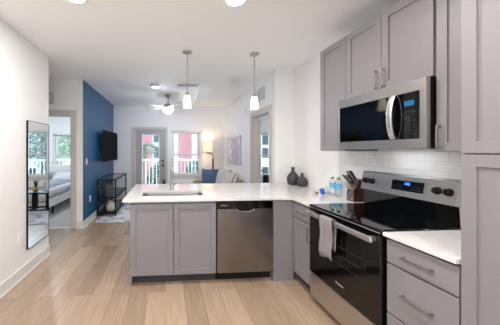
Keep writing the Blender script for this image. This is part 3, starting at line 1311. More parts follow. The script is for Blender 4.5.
# ------------------------------------------------------------------ outlets and switches
def plate(label, cat, F, u, v, kind, w=.07, h=.115):
    name = 'light_switch' if kind == 'switch' else 'wall_outlet'
    c = (u, F[1], v) if F[0] == 'Y' else (F[1], u, v)
    t = thing(name, label, cat, c)
    s = -1 if F[0] == 'XR' else 1
    G = F if F[0] != 'XR' else ('X', F[1])

    def g(bm, *q):
        u0, u1, v0, v1, n0, n1 = q
        return fb(bm, G, u0, u1, v0, v1, n0 * s, n1 * s, .0015) if s > 0 else box(bm, F[1] + n0, F[1] + n1, u0, u1, v0, v1, .0015)
    obj('cover_plate', g(BM(), u - w / 2, u + w / 2, v - h / 2, v + h / 2, .0, .006), 'white', t)
    if kind == 'switch':
        obj('rocker', g(BM(), u - .016, u + .016, v - .032, v + .032, .005, .010), 'white', t)
    else:
        for z in (v - .024, v + .024):
            so = obj('socket', g(BM(), u - .016, u + .016, z - .015, z + .015, .005, .0075), 'white', t)
            bm = BM()
            for k in (-.006, .006):
                g(bm, u + k - .0015, u + k + .0015, z - .004, z + .006, .0072, .0079)
            obj('socket_slot', bm, 'blackp', so)
    return t


plate('white outlet on the kitchen wall between the vases and the bottles', 'outlet', ('X', XK), 3.09, 1.13, 'outlet')
plate('white double outlet on the tile backsplash behind the knife block', 'outlet', ('X', XK - .008), 2.32, 1.16, 'outlet', .115)
plate('white switch at shoulder height on the blue wall', 'light switch', ('XR', XB), 4.70, 1.21, 'switch')
plate('white outlet low on the blue wall beside the black console', 'outlet', ('XR', XB), 4.91, .47, 'outlet')
plate('white outlet on the left wall below and beside the tall mirror', 'outlet', ('XR', XL), 2.78, .47, 'outlet')

# ------------------------------------------------------------------ mirror
F = None
t = thing('wall_mirror', 'tall narrow black-framed mirror hung on the left wall', 'mirror', (XL, 3.15, .283))
Y0, Y1, Z0, Z1 = 2.90, 3.405, .283, 1.778
obj('mirror_glass', box(BM(), XL + .003, XL + .016, Y0 + .003, Y1 - .003, Z0 + .003, Z1 - .003), 'mirror', t)
bm = BM()
box(bm, XL + .001, XL + .021, Y0, Y0 + .006, Z0, Z1)
box(bm, XL + .001, XL + .0185, Y1 - .005, Y1, Z0, Z1)
box(bm, XL + .001, XL + .0185, Y0 + .005, Y1 - .005, Z1 - .005, Z1)
box(bm, XL + .001, XL + .0185, Y0 + .005, Y1 - .005, Z0, Z0 + .005)
obj('frame', bm, 'blackm', t)

# ------------------------------------------------------------------ ceiling fittings
def downlight(x, y, label, group, w=DOWNLIGHT_W, col=(1, .962, .915)):
    t = thing('recessed_light', label, 'ceiling light', (x, y, CEIL), group=group)
    bm = BM()
    lathe(bm, [(.095, CEIL - .001), (.093, CEIL - .010), (.078, CEIL - .014), (.074, CEIL - .008)], (x, y, 0), 32, cap=False)
    obj('trim_ring', bm, 'white', t, True)
    obj('lens', lathe(BM(), [(.076, CEIL - .006), (.07, CEIL - .011), (.03, CEIL - .013), (.001, CEIL - .0135)], (x, y, 0), 32), 'lens', t, True)
    ld = bpy.data.lights.new('downlight', 'AREA')
    ld.shape = 'DISK'
    ld.size = .15
    ld.energy = w
    ld.color = col
    lo = bpy.data.objects.new('lamp', ld)
    COL.objects.link(lo)
    lo.parent = t
    lo.location = (0, 0, -.02)
    return t


downlight(-.755, 2.07, 'round recessed ceiling light at the top left of the photo', 'recessed kitchen lights')
downlight(.595, 2.01, 'round recessed ceiling light above the middle of the kitchen floor', 'recessed kitchen lights')
for x in (-.76, .6):  # extra fill lights, added out of view to brighten the kitchen
    for y in (.55, -1.0):
        downlight(x, y, 'added unseen recessed ceiling light for fill', 'added recessed fill lights out of view')


downlight(-3.1, 6.3, 'added unseen recessed light that brightens the left bedroom', None, 24, (.9, .95, 1))  # added lamp, out of view, lifts the dark bedroom
downlight(3.2, 5.4, 'added unseen recessed light that brightens the room behind the right doorway', None, 24, (.9, .95, 1))  # added lamp, out of view, lifts the dark side room


def pendant(x, y, label):
    t = thing('pendant_light', label, 'pendant light', (x, y, CEIL), group='pendants over the peninsula')
    obj('canopy', lathe(BM(), [(.062, CEIL), (.062, CEIL - .012), (.05, CEIL - .02), (.012, CEIL - .026), (.010, CEIL - .04)], (x, y, 0), 28), 'nickel', t, True)
    obj('rod', lathe(BM(), [(.0055, CEIL - .03), (.0055, 2.17)], (x, y, 0), 10), 'nickel', t, True)
    obj('socket_cap', lathe(BM(), [(.008, 2.19), (.02, 2.175), (.028, 2.15), (.030, 2.143)], (x, y, 0), 20), 'nickel', t, True)
    bm = BM()
    lathe(bm, [(.030, 2.146), (.036, 2.143), (.042, 2.13), (.054, 1.985), (.050, 1.985), (.039, 2.128)], (x, y, 0), 28, cap=False)
    sh = obj('lamp_shade', bm, 'shade', t, True)
    obj('bulb', lathe(BM(), [(.012, 2.14), (.014, 2.11), (.026, 2.06), (.022, 2.03), (.004, 2.015)], (x, y, 0), 18), 'lens', t, True)
    return t


pendant(.277, 3.13, 'opal glass pendant above the sink, left of the two')
pendant(1.178, 3.13, 'opal glass pendant nearer the kitchen wall, right of the two')

t = thing('flush_light', 'small round flush ceiling light near the fan, its lens glowing softly', 'ceiling light', (-.215, 4.80, CEIL))
obj('housing', lathe(BM(), [(.095, CEIL), (.095, CEIL - .03), (.085, CEIL - .034)], (-.215, 4.80, 0), 28), 'silver', t, True)
obj('lens', lathe(BM(), [(.082, CEIL - .033), (.075, CEIL - .045), (.03, CEIL - .05)], (-.215, 4.80, 0), 28), 'flush', t, True)
t = thing('smoke_detector', 'small round white smoke detector on the ceiling beyond the right pendant', 'smoke detector', (1.2, 4.15, CEIL))
obj('detector_base', lathe(BM(), [(.06, CEIL), (.06, CEIL - .012)], (1.2, 4.15, 0), 24), 'white', t, True)
obj('detector_cover', lathe(BM(), [(.053, CEIL - .012), (.05, CEIL - .03), (.03, CEIL - .036)], (1.2, 4.15, 0), 24), 'white', t, True)


def grille(name, label, cat, boxes_frame, slats):
    return None


t = thing('ceiling_vent', 'long thin white air vent in the ceiling behind the left pendant', 'air vent', (.43, 4.72, CEIL))
bm = BM()
x0, x1, y0, y1 = .23, .63, 4.66, 4.78
for q in ((x0, x1, y0, y0 + .02), (x0, x1, y1 - .02, y1), (x0, x0 + .02, y0, y1), (x1 - .02, x1, y0, y1)):
    box(bm, *q, CEIL - .012, CEIL, .002)
obj('vent_frame', bm, 'grille', t)
bm = BM()
for i in range(5):
    box(bm, x0 + .02, x1 - .02, y0 + .024 + i * .015, y0 + .032 + i * .015, CEIL - .009, CEIL - .001)
obj('louvres', bm, 'grille', t)
t = thing('wall_vent', 'white louvred return vent high on the wall above the right doorway', 'air vent', (XR, 4.25, 2.33))
bm = BM()
F = ('X', XR)
y0, y1, z0, z1 = 4.10, 4.40, 2.34, 2.565
for q in ((y0, y1, z0, z0 + .025), (y0, y1, z1 - .025, z1), (y0, y0 + .025, z0, z1), (y1 - .025, y1, z0, z1), ((y0 + y1) / 2 - .01, (y0 + y1) / 2 + .01, z0, z1)):
    fb(bm, F, *q, 0, .012, .002)
obj('vent_frame', bm, 'grille', t)
bm = BM()
for i in range(9):
    fb(bm, F, y0 + .025, y1 - .025, z0 + .03 + i * .019, z0 + .037 + i * .019, .0, .009)
obj('louvres', bm, 'grille', t)
t = thing('wall_vent', 'white louvred vent high on the wall above the left bedroom doorway', 'air vent', (-2.15, YP, 2.27))
bm = BM()
F = ('Y', YP)
x0, x1, z0, z1 = -2.31, -2.03, 2.27, 2.47
for q in ((x0, x1, z0, z0 + .025), (x0, x1, z1 - .025, z1), (x0, x0 + .025, z0, z1), (x1 - .025, x1, z0, z1)):
    fb(bm, F, *q, 0, .012, .002)
obj('vent_frame', bm, 'grille', t)
bm = BM()
for i in range(12):
    fb(bm, F, x0 + .028 + i * .019, x0 + .036 + i * .019, z0 + .025, z1 - .025, 0, .009)
obj('louvres', bm, 'grille', t)
t = thing('alarm_sounder', 'small round white alarm on the right living room wall by the pendant', 'alarm', (XR, 5.12, 2.27))
obj('alarm_base', lathe(BM(), [(.06, 0), (.06, -.02), (.05, -.03)], (XR, 5.12, 2.30), 24, 'X'), 'white', t, True)
obj('alarm_face', lathe(BM(), [(.045, -.029), (.035, -.042), (.01, -.046)], (XR, 5.12, 2.30), 24, 'X'), 'white', t, True)

# ceiling fan
fx, fy = .05, 5.62
t = thing('ceiling_fan', 'ceiling fan with pale blades and a lit glass bowl over the living room', 'ceiling fan', (fx, fy, CEIL))
obj('canopy', lathe(BM(), [(.065, CEIL), (.065, CEIL - .03), (.04, CEIL - .075), (.018, CEIL - .08)], (fx, fy, 0), 24), 'nickel', t, True)
obj('downrod', lathe(BM(), [(.012, CEIL - .07), (.012, 2.50)], (fx, fy, 0), 12), 'nickel', t, True)
obj('motor', lathe(BM(), [(.03, 2.53), (.05, 2.51), (.115, 2.48), (.13, 2.44), (.128, 2.41), (.10, 2.40)], (fx, fy, 0), 28), 'nickel', t, True)
obj('light_bowl', lathe(BM(), [(.122, 2.402), (.12, 2.38), (.10, 2.33), (.06, 2.29), (.01, 2.28)], (fx, fy, 0), 28), 'bowl', t, True)
for k in range(5):
    a = R(4 + 72 * k)
    mt = Matrix.Translation((fx, fy, 2.43)) @ Matrix.Rotation(a, 4, 'Z') @ Matrix.Rotation(R(11), 4, 'X')
    bm = BM()
    pr = [(.17, -.05), (.24, -.062), (.5, -.072), (.60, -.06), (.63, -.03), (.63, .03), (.60, .06), (.5, .072), (.24, .062), (.17, .05)]
    A = [bm.verts.new((x, y, .004)) for x, y in pr]
    B = [bm.verts.new((x, y, -.004)) for x, y in pr]
    bm.faces.new(A)
    bm.faces.new(B[::-1])
    for i in range(len(pr)):
        j = (i + 1) % len(pr)
        bm.faces.new((A[i], B[i], B[j], A[j]))
    bm.transform(mt)
    bl = obj('blade', bm, 'blade', t)
    bm = box(BM(), .10, .22, -.018, .018, -.010, -.002, .002)
    bm.transform(mt)
    obj('blade_bracket', bm, 'nickel', bl)

# ------------------------------------------------------------------ television on the blue wall
t = thing('television', 'flat black television on a wall bracket on the blue wall', 'television', (XB, 6.1, 1.5))
bm = BM()
TV = Matrix.Translation((-1.345, 6.05, 1.525)) @ Matrix.Rotation(R(-2), 4, 'Z')
box(bm, -.03, 0, -.62, .62, -.36, .36, .006)
bm.transform(TV)
h = obj('tv_body', bm, 'blackp', t)
bm = box(BM(), -.001, .003, -.608, .608, -.342, .35)
bm.transform(TV)
obj('screen', bm, 'tvscreen', t)
bm = BM()
box(bm, XB, XB + .02, 5.9, 6.2, 1.40, 1.66, .003)
bar(bm, (XB + .02, 6.0, 1.53), (-1.37, 6.03, 1.53), .045)
obj('wall_bracket', bm, 'blackm', t)

# console table of black metal and glass
cx0, cx1, cy0, cy1 = -1.485, -1.08, 5.29, 6.66
t = thing('console_table', 'open black metal console table with three shelves against the blue wall', 'console table', ((cx0 + cx1) / 2, 6.05, 0))
bm = BM()
w = .026
for x in (cx0, cx1):
    for y in (cy0, cy1):
        box(bm, x, x + w * (1 if x == cx0 else -1), y, y + w * (1 if y == cy0 else -1), .012, .80)
for z in (.775, .385, .06):
    for y in (cy0, cy1 - w):
        box(bm, cx0 + w, cx1 - w, y, y + w, z, z + .025)
    for x in (cx0, cx1 - w):
        box(bm, x, x + w, cy0 + w, cy1 - w, z, z + .025)
obj('frame', bm, 'blackm', t)
M['shelfglass'] = mat('smoked_shelf', '#18293c', .08, spec=.6)
for z in (.782, .392, .067):
    obj('shelf', box(BM(), cx0 + w, cx1 - w, cy0 + w, cy1 - w, z, z + .010), 'shelfglass', t)
bm = BM()
ym = (cy0 + cy1) / 2
for (a, b_) in ((cy0 + w, ym), (ym, cy1 - w)):
    for (z0, z1) in ((.41, .775), (.085, .385)):
        bar(bm, (cx0 + .012, a, z0), (cx0 + .012, b_, z1), .014)
        bar(bm, (cx0 + .018, a, z1), (cx0 + .018, b_, z0), .014)
obj('cross_brace', bm, 'blackm', t)
# woven lantern on the middle shelf
lx, ly = -1.29, 5.50
t = thing('lantern', 'domed grey woven lantern on the middle shelf of the black console', 'lantern', (lx, ly, .402))
bm = lathe(BM(), [(.085, .402), (.09, .41), (.09, .58), (.08, .63), (.055, .67), (.02, .69)], (lx, ly, 0), 24)
obj('basket', bm, 'wicker', t, True)
bm = BM()
for k in range(6):
    lathe(bm, [(.089, .435 + k * .028), (.095, .44 + k * .028), (.089, .445 + k * .028)], (lx, ly, 0), 24, cap=False)
obj('woven_bands', bm, 'blackm', t, True)
bm = BM()
tube(bm, [(lx + .02 * math.cos(a), ly, .69 + .025 * math.sin(a)) for a in [PI * i / 8 for i in range(9)]], .004, 8)
obj('carry_ring', bm, 'blackm', t, True)
# jug on the lower shelf
lx, ly = -1.225, 5.47
t = thing('jug', 'pale rounded ceramic jug on the bottom shelf of the black console', 'jug', (lx, ly, .077))
bm = lathe(BM(), [(.06, .077), (.095, .10), (.105, .16), (.095, .215), (.055, .25), (.045, .28), (.055, .31), (.048, .31), (.04, .28)], (lx, ly, 0), 28)
obj('jug_body', bm, 'jug', t, True)
bm = BM()
tube(bm, [(lx + .05, ly, .30), (lx + .10, ly, .29), (lx + .115, ly, .24), (lx + .098, ly, .20)], .009, 8)
obj('jug_handle', bm, 'jug', t, True)

# ------------------------------------------------------------------ living room
tag(obj('area_rug', box(BM(), -1.40, .85, 4.82, 6.75, .001, .012, .003), 'rug', base=(-.3, 5.8, 0)), 'pale grey faded patterned rug on the living room floor', 'rug')

# coffee table (seen in the mirror)
t = thing('coffee_table', 'low black coffee table on the rug, seen in the wall mirror', 'coffee table', (0, 6.05, .012))
obj('table_top', box(BM(), -.48, .30, 5.82, 6.28, .405, .435, .004), 'blackm', t)
for x in (-.08, -.40):
    obj('leg', box(BM(), x, x + .09, 5.99, 6.11, .035, .406), 'blackm', t)
bm = BM()
box(bm, -.47, .29, 5.84, 5.90, .012, .036)
box(bm, -.47, .29, 6.20, 6.26, .012, .036)
box(bm, -.08, .01, 5.90, 6.20, .012, .036)
box(bm, -.40, -.31, 5.90, 6.20, .012, .036)
obj('base_frame', bm, 'blackm', t)


def spiky(name, label, x, y, z, potm, r, h, leafh, n, blade_w):
    t = thing(name, label, 'plant', (x, y, z))
    obj('pot', lathe(BM(), [(r * .7, z), (r, z + h * .5), (r * .9, z + h), (r * .75, z + h), (r * .75, z + h * .85)], (x, y, 0), 20), potm, t, True)
    bm = BM()
    for i in range(n):
        a = 2 * PI * i / n + random.uniform(-.3, .3)
        ln = leafh * random.uniform(.7, 1)
        out = random.uniform(.1, .45)
        prev = None
        d = Vector((math.cos(a), math.sin(a), 0))
        s = Vector((-d.y, d.x, 0))
        for k in range(6):
            f = k / 5
            p = Vector((x, y, z + h * .9)) + d * (r * .25 + ln * out * f ** 1.5) + Vector((0, 0, ln * f * (1 - .2 * out * f)))
            wd = blade_w * (1 - f ** 2) + .001
            pr = (bm.verts.new(p - s * wd), bm.verts.new(p + d * wd * -.4), bm.verts.new(p + s * wd))
            if prev:
                bm.faces.new((prev[0], prev[1], pr[1], pr[0]))
                bm.faces.new((prev[1], prev[2], pr[2], pr[1]))
            prev = pr
    obj('leaves', bm, 'leafd', t)
    return t


spiky('potted_plant', 'small spiky plant in a brass pot on the low coffee table, behind the faucet', -.05, 6.05, .435, 'gold', .06, .09, .27, 13, .014)
tag(obj('wall_heater', box(BM(), .20, .82, YF - .10, YF - .017, .40, .54, .012), 'white', base=(.51, YF - .05, .40)), 'long low white wall unit under the living room window', 'heater')

# sofa along the right wall
t = thing('sofa', 'beige sofa along the right living room wall beneath the picture', 'sofa', (1.25, 5.8, 0))
sy0, sy1, sx0, sx1 = 4.95, 6.62, .74, XR - .03
obj('sofa_base', box(BM(), sx0 + .02, sx1, sy0 + .02, sy1 - .02, .10, .32, .03, 3), 'fabric', t)
obj('sofa_back', box(BM(), sx1 - .20, sx1, sy0 + .14, sy1 - .14, .30, .80, .06, 4), 'fabric', t, True)
for (a, b_) in ((sy0, sy0 + .17), (sy1 - .17, sy1)):
    obj('armrest', box(BM(), sx0, sx1, a, b_, .10, .64, .05, 4), 'fabric', t, True)
for i in range(2):
    y0 = sy0 + .175 + i * .66
    obj('seat_cushion', box(BM(), sx0 + .01, sx1 - .2, y0, y0 + .655, .32, .46, .045, 4), 'fabric', t, True)
for (x, y) in ((sx0 + .06, sy0 + .06), (sx0 + .06, sy1 - .06), (sx1 - .06, sy0 + .06), (sx1 - .06, sy1 - .06)):
    obj('leg', lathe(BM(), [(.018, .012), (.025, .11)], (x, y, 0), 12), 'walnut', t, True)


def cushion(label, x, y, z, w, h, th, rz, tilt, m, group=None):
    mt = Matrix.Translation((x, y, z)) @ Matrix.Rotation(rz, 4, 'Z') @ Matrix.Rotation(R(90) - tilt, 4, 'X')
    o = obj('throw_pillow', pillow(BM(), w, h, th, mt), m, base=(x, y, z - h / 2), smooth=True)
    return tag(o, label, 'pillow', group)


cushion('blue throw pillow leaning at the far end of the sofa', 1.17, 6.25, .70, .48, .48, .17, R(-14), R(14), 'bluefab')
cushion('striped cream cushion next to the blue pillow on the sofa', 1.40, 5.86, .71, .54, .54, .19, R(-72), R(16), 'cream', 'striped cushions on the sofa')
cushion('striped cream cushion at the near end of the sofa', 1.42, 5.27, .70, .54, .52, .20, R(-80), R(16), 'cream', 'striped cushions on the sofa')

# floor lamp
lx, ly = 1.345, 6.80
t = thing('floor_lamp', 'arched dark floor lamp with a lit drum shade in the far corner', 'floor lamp', (lx, ly, 0))
obj('base', lathe(BM(), [(.14, 0), (.14, .02), (.03, .03)], (lx, ly, 0), 28), 'blackm', t, True)
obj('pole', lathe(BM(), [(.016, .02), (.016, .85), (.024, .86), (.024, 1.18), (.014, 1.19), (.014, 1.22)], (lx, ly, 0), 14), 'blackm', t, True)
bm = BM()
pts = [(lx, ly, 1.21)]
for i in range(9):
    a = PI / 2 * i / 8
    pts.append((lx - .10 + .10 * math.cos(a), ly, 1.24 + .10 * math.sin(a)))
pts += [(lx - .15, ly, 1.342), (lx - .155, ly, 1.36), (lx - .155, ly, 1.42)]
tube(bm, pts, .011, 10)
obj('arm', bm, 'blackm', t, True)
sx = lx - .155
obj('lamp_shade', lathe(BM(), [(.142, 1.385), (.132, 1.645), (.130, 1.645), (.140, 1.385)], (sx, ly, 0), 32, cap=False), 'lampshade', t, True)
obj('bulb', lathe(BM(), [(.012, 1.42), (.03, 1.48), (.028, 1.52), (.005, 1.545)], (sx, ly, 0), 16), 'lens', t, True)
ld = bpy.data.lights.new('lamp_bulb', 'POINT')
ld.energy = 6
ld.color = (1, .78, .5)
ld.shadow_soft_size = .03
lo = bpy.data.objects.new('lamp', ld)
COL.objects.link(lo)
lo.parent = t
lo.location = (sx - lx, 0, 1.58)

# picture
t = thing('framed_picture', 'framed pale abstract print hanging on the right living room wall', 'picture', (XR, 5.85, 1.11))
y0, y1, z0, z1 = 5.41, 6.50, 1.10, 1.775
bm = BM()
for q in ((y0, y1, z0, z0 + .03), (y0, y1, z1 - .03, z1), (y0, y0 + .03, z0, z1), (y1 - .03, y1, z0, z1)):
    fb(bm, ('X', XR), *q, .001, .04, .003)
obj('frame', bm, 'silver', t)
obj('print', fb(BM(), ('X', XR), y0 + .03, y1 - .03, z0 + .03, z1 - .03, .002, .025), 'art', t)

# ------------------------------------------------------------------ bedroom on the left
t = thing('bed', 'pale upholstered bed with rumpled grey bedding in the left bedroom', 'bed', (-3.2, 6.4, 0))
bx0, bx1, by0, by1 = -4.15, -2.49, 5.35, 7.45
obj('bed_frame', box(BM(), bx0, bx1, by0, by1, .19, .37, .02), 'bedfab', t)
obj('headboard', box(BM(), bx0, bx1, by1, by1 + .08, .19, 1.0, .03), 'bedfab', t)
for (x, y) in ((bx0 + .08, by0 + .1), (bx1 - .06, by0 + .28), (bx0 + .08, by1 - .1), (bx1 - .06, by1 - .1)):
    obj('leg', lathe(BM(), [(.018, 0), (.026, .195)], (x, y, 0), 12), 'blackm', t, True)
obj('mattress', box(BM(), bx0 + .03, bx1 - .04, by0 + .04, by1 - .01, .35, .56, .06, 4), 'linen', t, True)
bm = BM()
n = 22
g = []
for i in range(n + 1):
    row = []
    for j in range(n + 1):
        x = bx0 + .0 + (bx1 - bx0 - .01) * i / n
        y = by0 + .03 + 1.55 * j / n
        e = min(i, n - i, j) / n
        z = .61 + .022 * math.sin(i * .9 + j * .4) * math.sin(j * .8) + .012 * math.sin(i * 2.1 - j * 1.3)
        if i >= n - 1 or i <= 1 or j < 1:
            z = .44 + .02 * math.sin(j * 1.1 + i)
        row.append(bm.verts.new((x, y, z)))
    g.append(row)
for i in range(n):
    for j in range(n):
        bm.faces.new((g[i][j], g[i + 1][j], g[i + 1][j + 1], g[i][j + 1])).smooth = True
bm.normal_update()
bmesh.ops.solidify(bm, geom=list(bm.faces), thickness=.03)
dv = obj('duvet', bm, 'duvet', t, True)
for i in range(2):
    x = bx0 + .45 + i * .78
    mt = Matrix.Translation((x, by1 - .25, .67)) @ Matrix.Rotation(R(28), 4, 'X')
    o = obj('bed_pillow', pillow(BM(), .66, .45, .17, mt), 'linen', base=(x, by1 - .25, .56), smooth=True)
    tag(o, ['white pillow on the far side of the bed in the left bedroom', 'white pillow on the near side of the bed in the left bedroom'][i], 'pillow', 'pillows on the bed')

# dark chair in the side room
chx, chy = 2.72, 6.1
t = thing('armchair', 'dark low armchair glimpsed through the right doorway', 'armchair', (chx, chy, 0))
obj('seat', box(BM(), chx - .32, chx + .32, chy - .32, chy + .3, .2, .44, .05, 3), 'redthing', t, True)
obj('backrest', box(BM(), chx - .32, chx + .32, chy - .38, chy - .24, .2, .83, .05, 3), 'blackp', t, True)
for s in (-1, 1):
    obj('armrest', box(BM(), chx + s * .32 - .06, chx + s * .32 + .06, chy - .34, chy + .3, .2, .6, .04, 3), 'blackp', t, True)
    for q in (-.28, .24):
        obj('leg', lathe(BM(), [(.015, 0), (.02, .205)], (chx + s * .27, chy + q, 0), 10), 'blackm', t, True)

# ------------------------------------------------------------------ outside
GZ = -3.2
struct('ground', box(BM(), -45, 45, 8.6, 90, GZ - .2, GZ), 'grass')
struct('bounce_ground_back', box(BM(), -30, 30, -40, YBK - .2, -.35, -.15), 'ground')  # unseen pale ground added to bounce daylight in through the back window
struct('balcony_slab', box(BM(), -6.2, 5.8, YF + .15, 9.45, -.25, -.03), 'ground')


def railing(label, x0, x1, y):
    t = thing('balcony_railing', label, 'railing', ((x0 + x1) / 2, y, -.03))
    bm = BM()
    box(bm, x0, x1, y - .03, y + .03, 1.05, 1.10, .005)
    box(bm, x0, x1, y - .02, y + .02, .06, .10, .004)
    obj('rails', bm, 'railing', t)
    n = max(1, int((x1 - x0) / 1.35))
    for i in range(n + 1):
        x = x0 + (x1 - x0) * i / n
        obj('post', box(BM(), x - .03, x + .03, y - .03, y + .03, -.03, 1.05), 'railing', t)
    k = int((x1 - x0) / .125)
    pr = None
    for i in range(1, k):
        x = x0 + (x1 - x0) * i / k
        bm = box(BM(), x - .011, x + .011, y - .011, y + .011, .10, 1.05)
        obj('baluster', bm, 'railing', t)
    return t


railing('white balcony railing outside the patio door and living room window', -1.5, 2.1, 8.75)
railing('white balcony railing outside the left bedroom window', -5.4, -1.7, 9.35)


# building across the way: projecting bays
FYD = 30.0
t = thing('apartment_building', 'salmon and white apartment building across from the balcony', 'building', (2, FYD + 4, GZ))
Z0b, Z1b = GZ, 10.5


def bay(x0, x1, y, m, nm='facade_bay'):
    return obj(nm, box(BM(), x0, x1, y, FYD + 8, Z0b, Z1b), m, t)


k = FYD / 34
bays = [(-16 * k, -3.5 * k, FYD, 'stucco'), (-3.5 * k, -2.0 * k, FYD - .5, 'pink'), (-2.0 * k, .95 * k, FYD, 'stucco'), (.95 * k, 1.75 * k, FYD - .2, 'stucco'),
        (1.75 * k, 3.55 * k, FYD - .6, 'pink'), (3.55 * k, 4.4 * k, FYD - .3, 'stucco'), (4.4 * k, 5.3 * k, FYD, 'pink'), (5.3 * k, 9 * k, FYD, 'stucco'), (9 * k, 11.5 * k, FYD - .6, 'pink'), (11.5 * k, 30 * k, FYD, 'stucco')]
for q in bays:
    bay(*q)


def fwin(x, z, w, h, y):
    bm = BM()
    for (a, b_, c_, d_) in ((x - w / 2 - .08, x - w / 2, z, z + h), (x + w / 2, x + w / 2 + .08, z, z + h), (x - w / 2 - .08, x + w / 2 + .08, z + h, z + h + .08), (x - w / 2 - .08, x + w / 2 + .08, z - .08, z)):
        box(bm, a, b_, y - .06, y, c_, d_)
    f = obj('window', bm, 'stucco', t)
    obj('pane', box(BM(), x - w / 2, x + w / 2, y - .03, y - .001, z, z + h), 'darkglass', f)


for z in (-2.0, .45, 2.1, 5.0):
    for x in (-1.28, -.2):
        fwin(x * k * 1.0, z, .75, 1.25, FYD)
    for x in (-7, -5, 6.2, 7.6, 12.9, 14.4, 16.0, 18.0):
        fwin(x * k, z, .8, 1.25, FYD)


def palm(label, x, y, h, nf, L, seed):
    random.seed(seed)
    t = thing('palm_tree', label, 'tree', (x, y, GZ))
    obj('trunk', lathe(BM(), [(.16 + .012 * (i % 2), GZ + (h - GZ) * i / 24) for i in range(25)], (x, y, 0), 14), 'bark', t, True)
    for f in range(nf):
        a = 2 * PI * f / nf + random.uniform(-.2, .2)
        el = random.uniform(.15, 1.0)
        d = Vector((math.cos(a), math.sin(a), 0))
        s = Vector((-d.y, d.x, 0))
        bm = BM()
        c = []
        for i in range(13):
            q = i / 12
            c.append(Vector((x, y, h)) + d * L * (q * .95) + Vector((0, 0, L * (el * q - (.55 + .5 * el) * q * q))))
        tube(bm, c, .02, 5, .004)
        for i in range(1, 13):
            ll = L * .38 * math.sin(PI * min(1, .15 + i / 13)) + .08
            for sg in (-1, 1):
                p = c[i]
                tip = p + (s * sg * .75 + (c[i] - c[i - 1]).normalized() * .6 + Vector((0, 0, -.35))).normalized() * ll
                w = (c[i] - c[i - 1]).normalized() * .03
                m_ = p.lerp(tip, .5) + Vector((0, 0, .04))
                v = [bm.verts.new(q) for q in (p - w, p + w, m_ + w, tip, m_ - w)]
                bm.faces.new(v)
        obj('frond', bm, 'palm', t)
    return t


palm('feathery palm tree beyond the balcony, seen through the patio door', -1.25, 13.5, 1.55, 16, 1.5, 3)


def tree(label, x, y, z0, z1, r, seed, m='greentree', n=1500, leaf=.09):
    random.seed(seed)
    t = thing('tree', label, 'tree', (x, y, GZ))
    bm = BM()
    tube(bm, [(x, y, GZ), (x + .05, y, (GZ + z0) / 2), (x, y, z0), (x + .03, y, z1 - .4)], .13, 8, .03)
    for i in range(9):
        a = i * 2.4
        zz = z0 + (z1 - z0) * (.1 + .08 * i)
        tube(bm, [(x, y, zz), (x + math.cos(a) * r * .4, y + math.sin(a) * r * .4, zz + .3), (x + math.cos(a) * r * .8, y + math.sin(a) * r * .8, zz + .45)], .03, 6, .008)
    obj('trunk', bm, 'bark', t, True)
    bm = BM()
    for i in range(n):
        while True:
            p = Vector((random.uniform(-1, 1), random.uniform(-1, 1), random.uniform(-1, 1)))
            if .25 < p.length < 1:
                break
        zc = (p.z + 1) / 2
        rr = r * (.55 + .45 * math.sin(PI * zc) + .18 * math.sin(p.x * 9 + p.z * 7))
        c = Vector((x + p.x * rr, y + p.y * rr, z0 + (z1 - z0) * zc))
        u = Vector((random.uniform(-1, 1), random.uniform(-1, 1), random.uniform(-1, 1))).normalized()
        v = u.orthogonal().normalized()
        L_ = leaf * random.uniform(.7, 1.4)
        bm.faces.new([bm.verts.new(c + q) for q in (-u * L_, v * L_ * .45, u * L_, -v * L_ * .45)])
    obj('foliage', bm, m, t)
    return t


tree('grey-green slender tree beyond the balcony, seen in the wall mirror', 2.75, 12.4, .2, 3.6, .75, 11, 'greentree', 1600, .10)
tree('leafy green tree outside the left bedroom window', -4.7, 12.4, .9, 4.6, 1.1, 12, 'treelight', 2200, .11)
tree('round pale green tree further off outside the left bedroom window', -7.0, 15.5, .2, 4.4, 1.7, 13, 'treelight', 2200, .14)


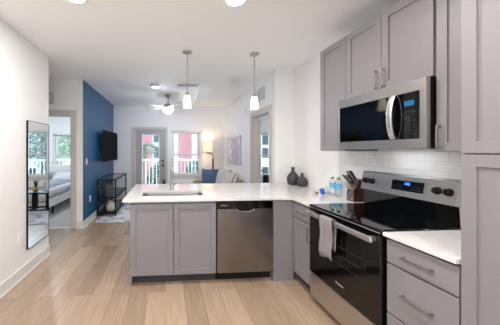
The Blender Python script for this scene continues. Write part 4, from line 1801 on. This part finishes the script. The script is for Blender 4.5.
def shrub(label, x, y, r, h, seed):
    random.seed(seed)
    bm = BM()
    for i in range(1500):
        a = random.uniform(0, 2 * PI)
        q = random.random() ** .5
        zz = random.random()
        rr = r * q * (1 - .5 * zz * zz)
        c = Vector((x + rr * math.cos(a), y + rr * math.sin(a), GZ + .02 + h * zz * (1 - .25 * q)))
        u = Vector((random.uniform(-1, 1), random.uniform(-1, 1), random.uniform(-.3, 1))).normalized()
        v = u.orthogonal().normalized()
        L_ = random.uniform(.08, .17)
        bm.faces.new([bm.verts.new(c + w_) for w_ in (-u * L_, v * L_ * .5, u * L_, -v * L_ * .5)])
    return tag(obj('shrub', bm, 'leaf', base=(x, y, GZ)), label, 'shrub')


for (x_, y_, r_, h_, lb) in ((-3.1, 17.0, 1.2, 4.2, 'leftmost leafy shrub beyond the balcony, through the glass of the patio door'),
                             (-.55, 17.3, 1.25, 4.2, 'leafy shrub behind the palm tree beyond the balcony'),
                             (2.0, 17.0, 1.2, 4.3, 'leafy shrub below the salmon wall, seen through the left of the window'),
                             (4.5, 17.4, 1.2, 4.3, 'leafy shrub seen through the right of the living room window'),
                             (7.9, 15.0, 1.3, 4.0, 'wide leafy shrub outside the window of the right side room')):
    shrub(lb, x_, y_, r_, h_, int(x_ * 10) + 60)

# portals guide the sampling of daylight through the openings
if PORTAL:
    def portal(loc, rot, sx_, sy_):
        d_ = bpy.data.lights.new('daylight_portal', 'AREA')
        d_.shape = 'RECTANGLE'
        d_.size, d_.size_y = sx_, sy_
        d_.cycles.is_portal = True
        o_ = bpy.data.objects.new('daylight_portal', d_)
        COL.objects.link(o_)
        o_.location = loc
        o_.rotation_euler = rot
    portal(((W0 + W1) / 2, YF + .16, (WB + WT) / 2), (R(-90), 0, 0), W1 - W0, WT - WB)
    portal(((PD0 + PD1) / 2, YF + .16, 1.05), (R(-90), 0, 0), PD1 - PD0, 2.0)
    portal(((BW0 + BW1) / 2, 8.16, (BWB + BWT) / 2), (R(-90), 0, 0), BW1 - BW0, BWT - BWB)
    portal(((SW0 + SW1) / 2, YF + .16, (SWB + SWT) / 2), (R(-90), 0, 0), SW1 - SW0, SWT - SWB)
    portal(((KW0 + KW1) / 2, YBK - .15, (KWB + KWT) / 2), (R(90), 0, 0), KW1 - KW0, KWT - KWB)
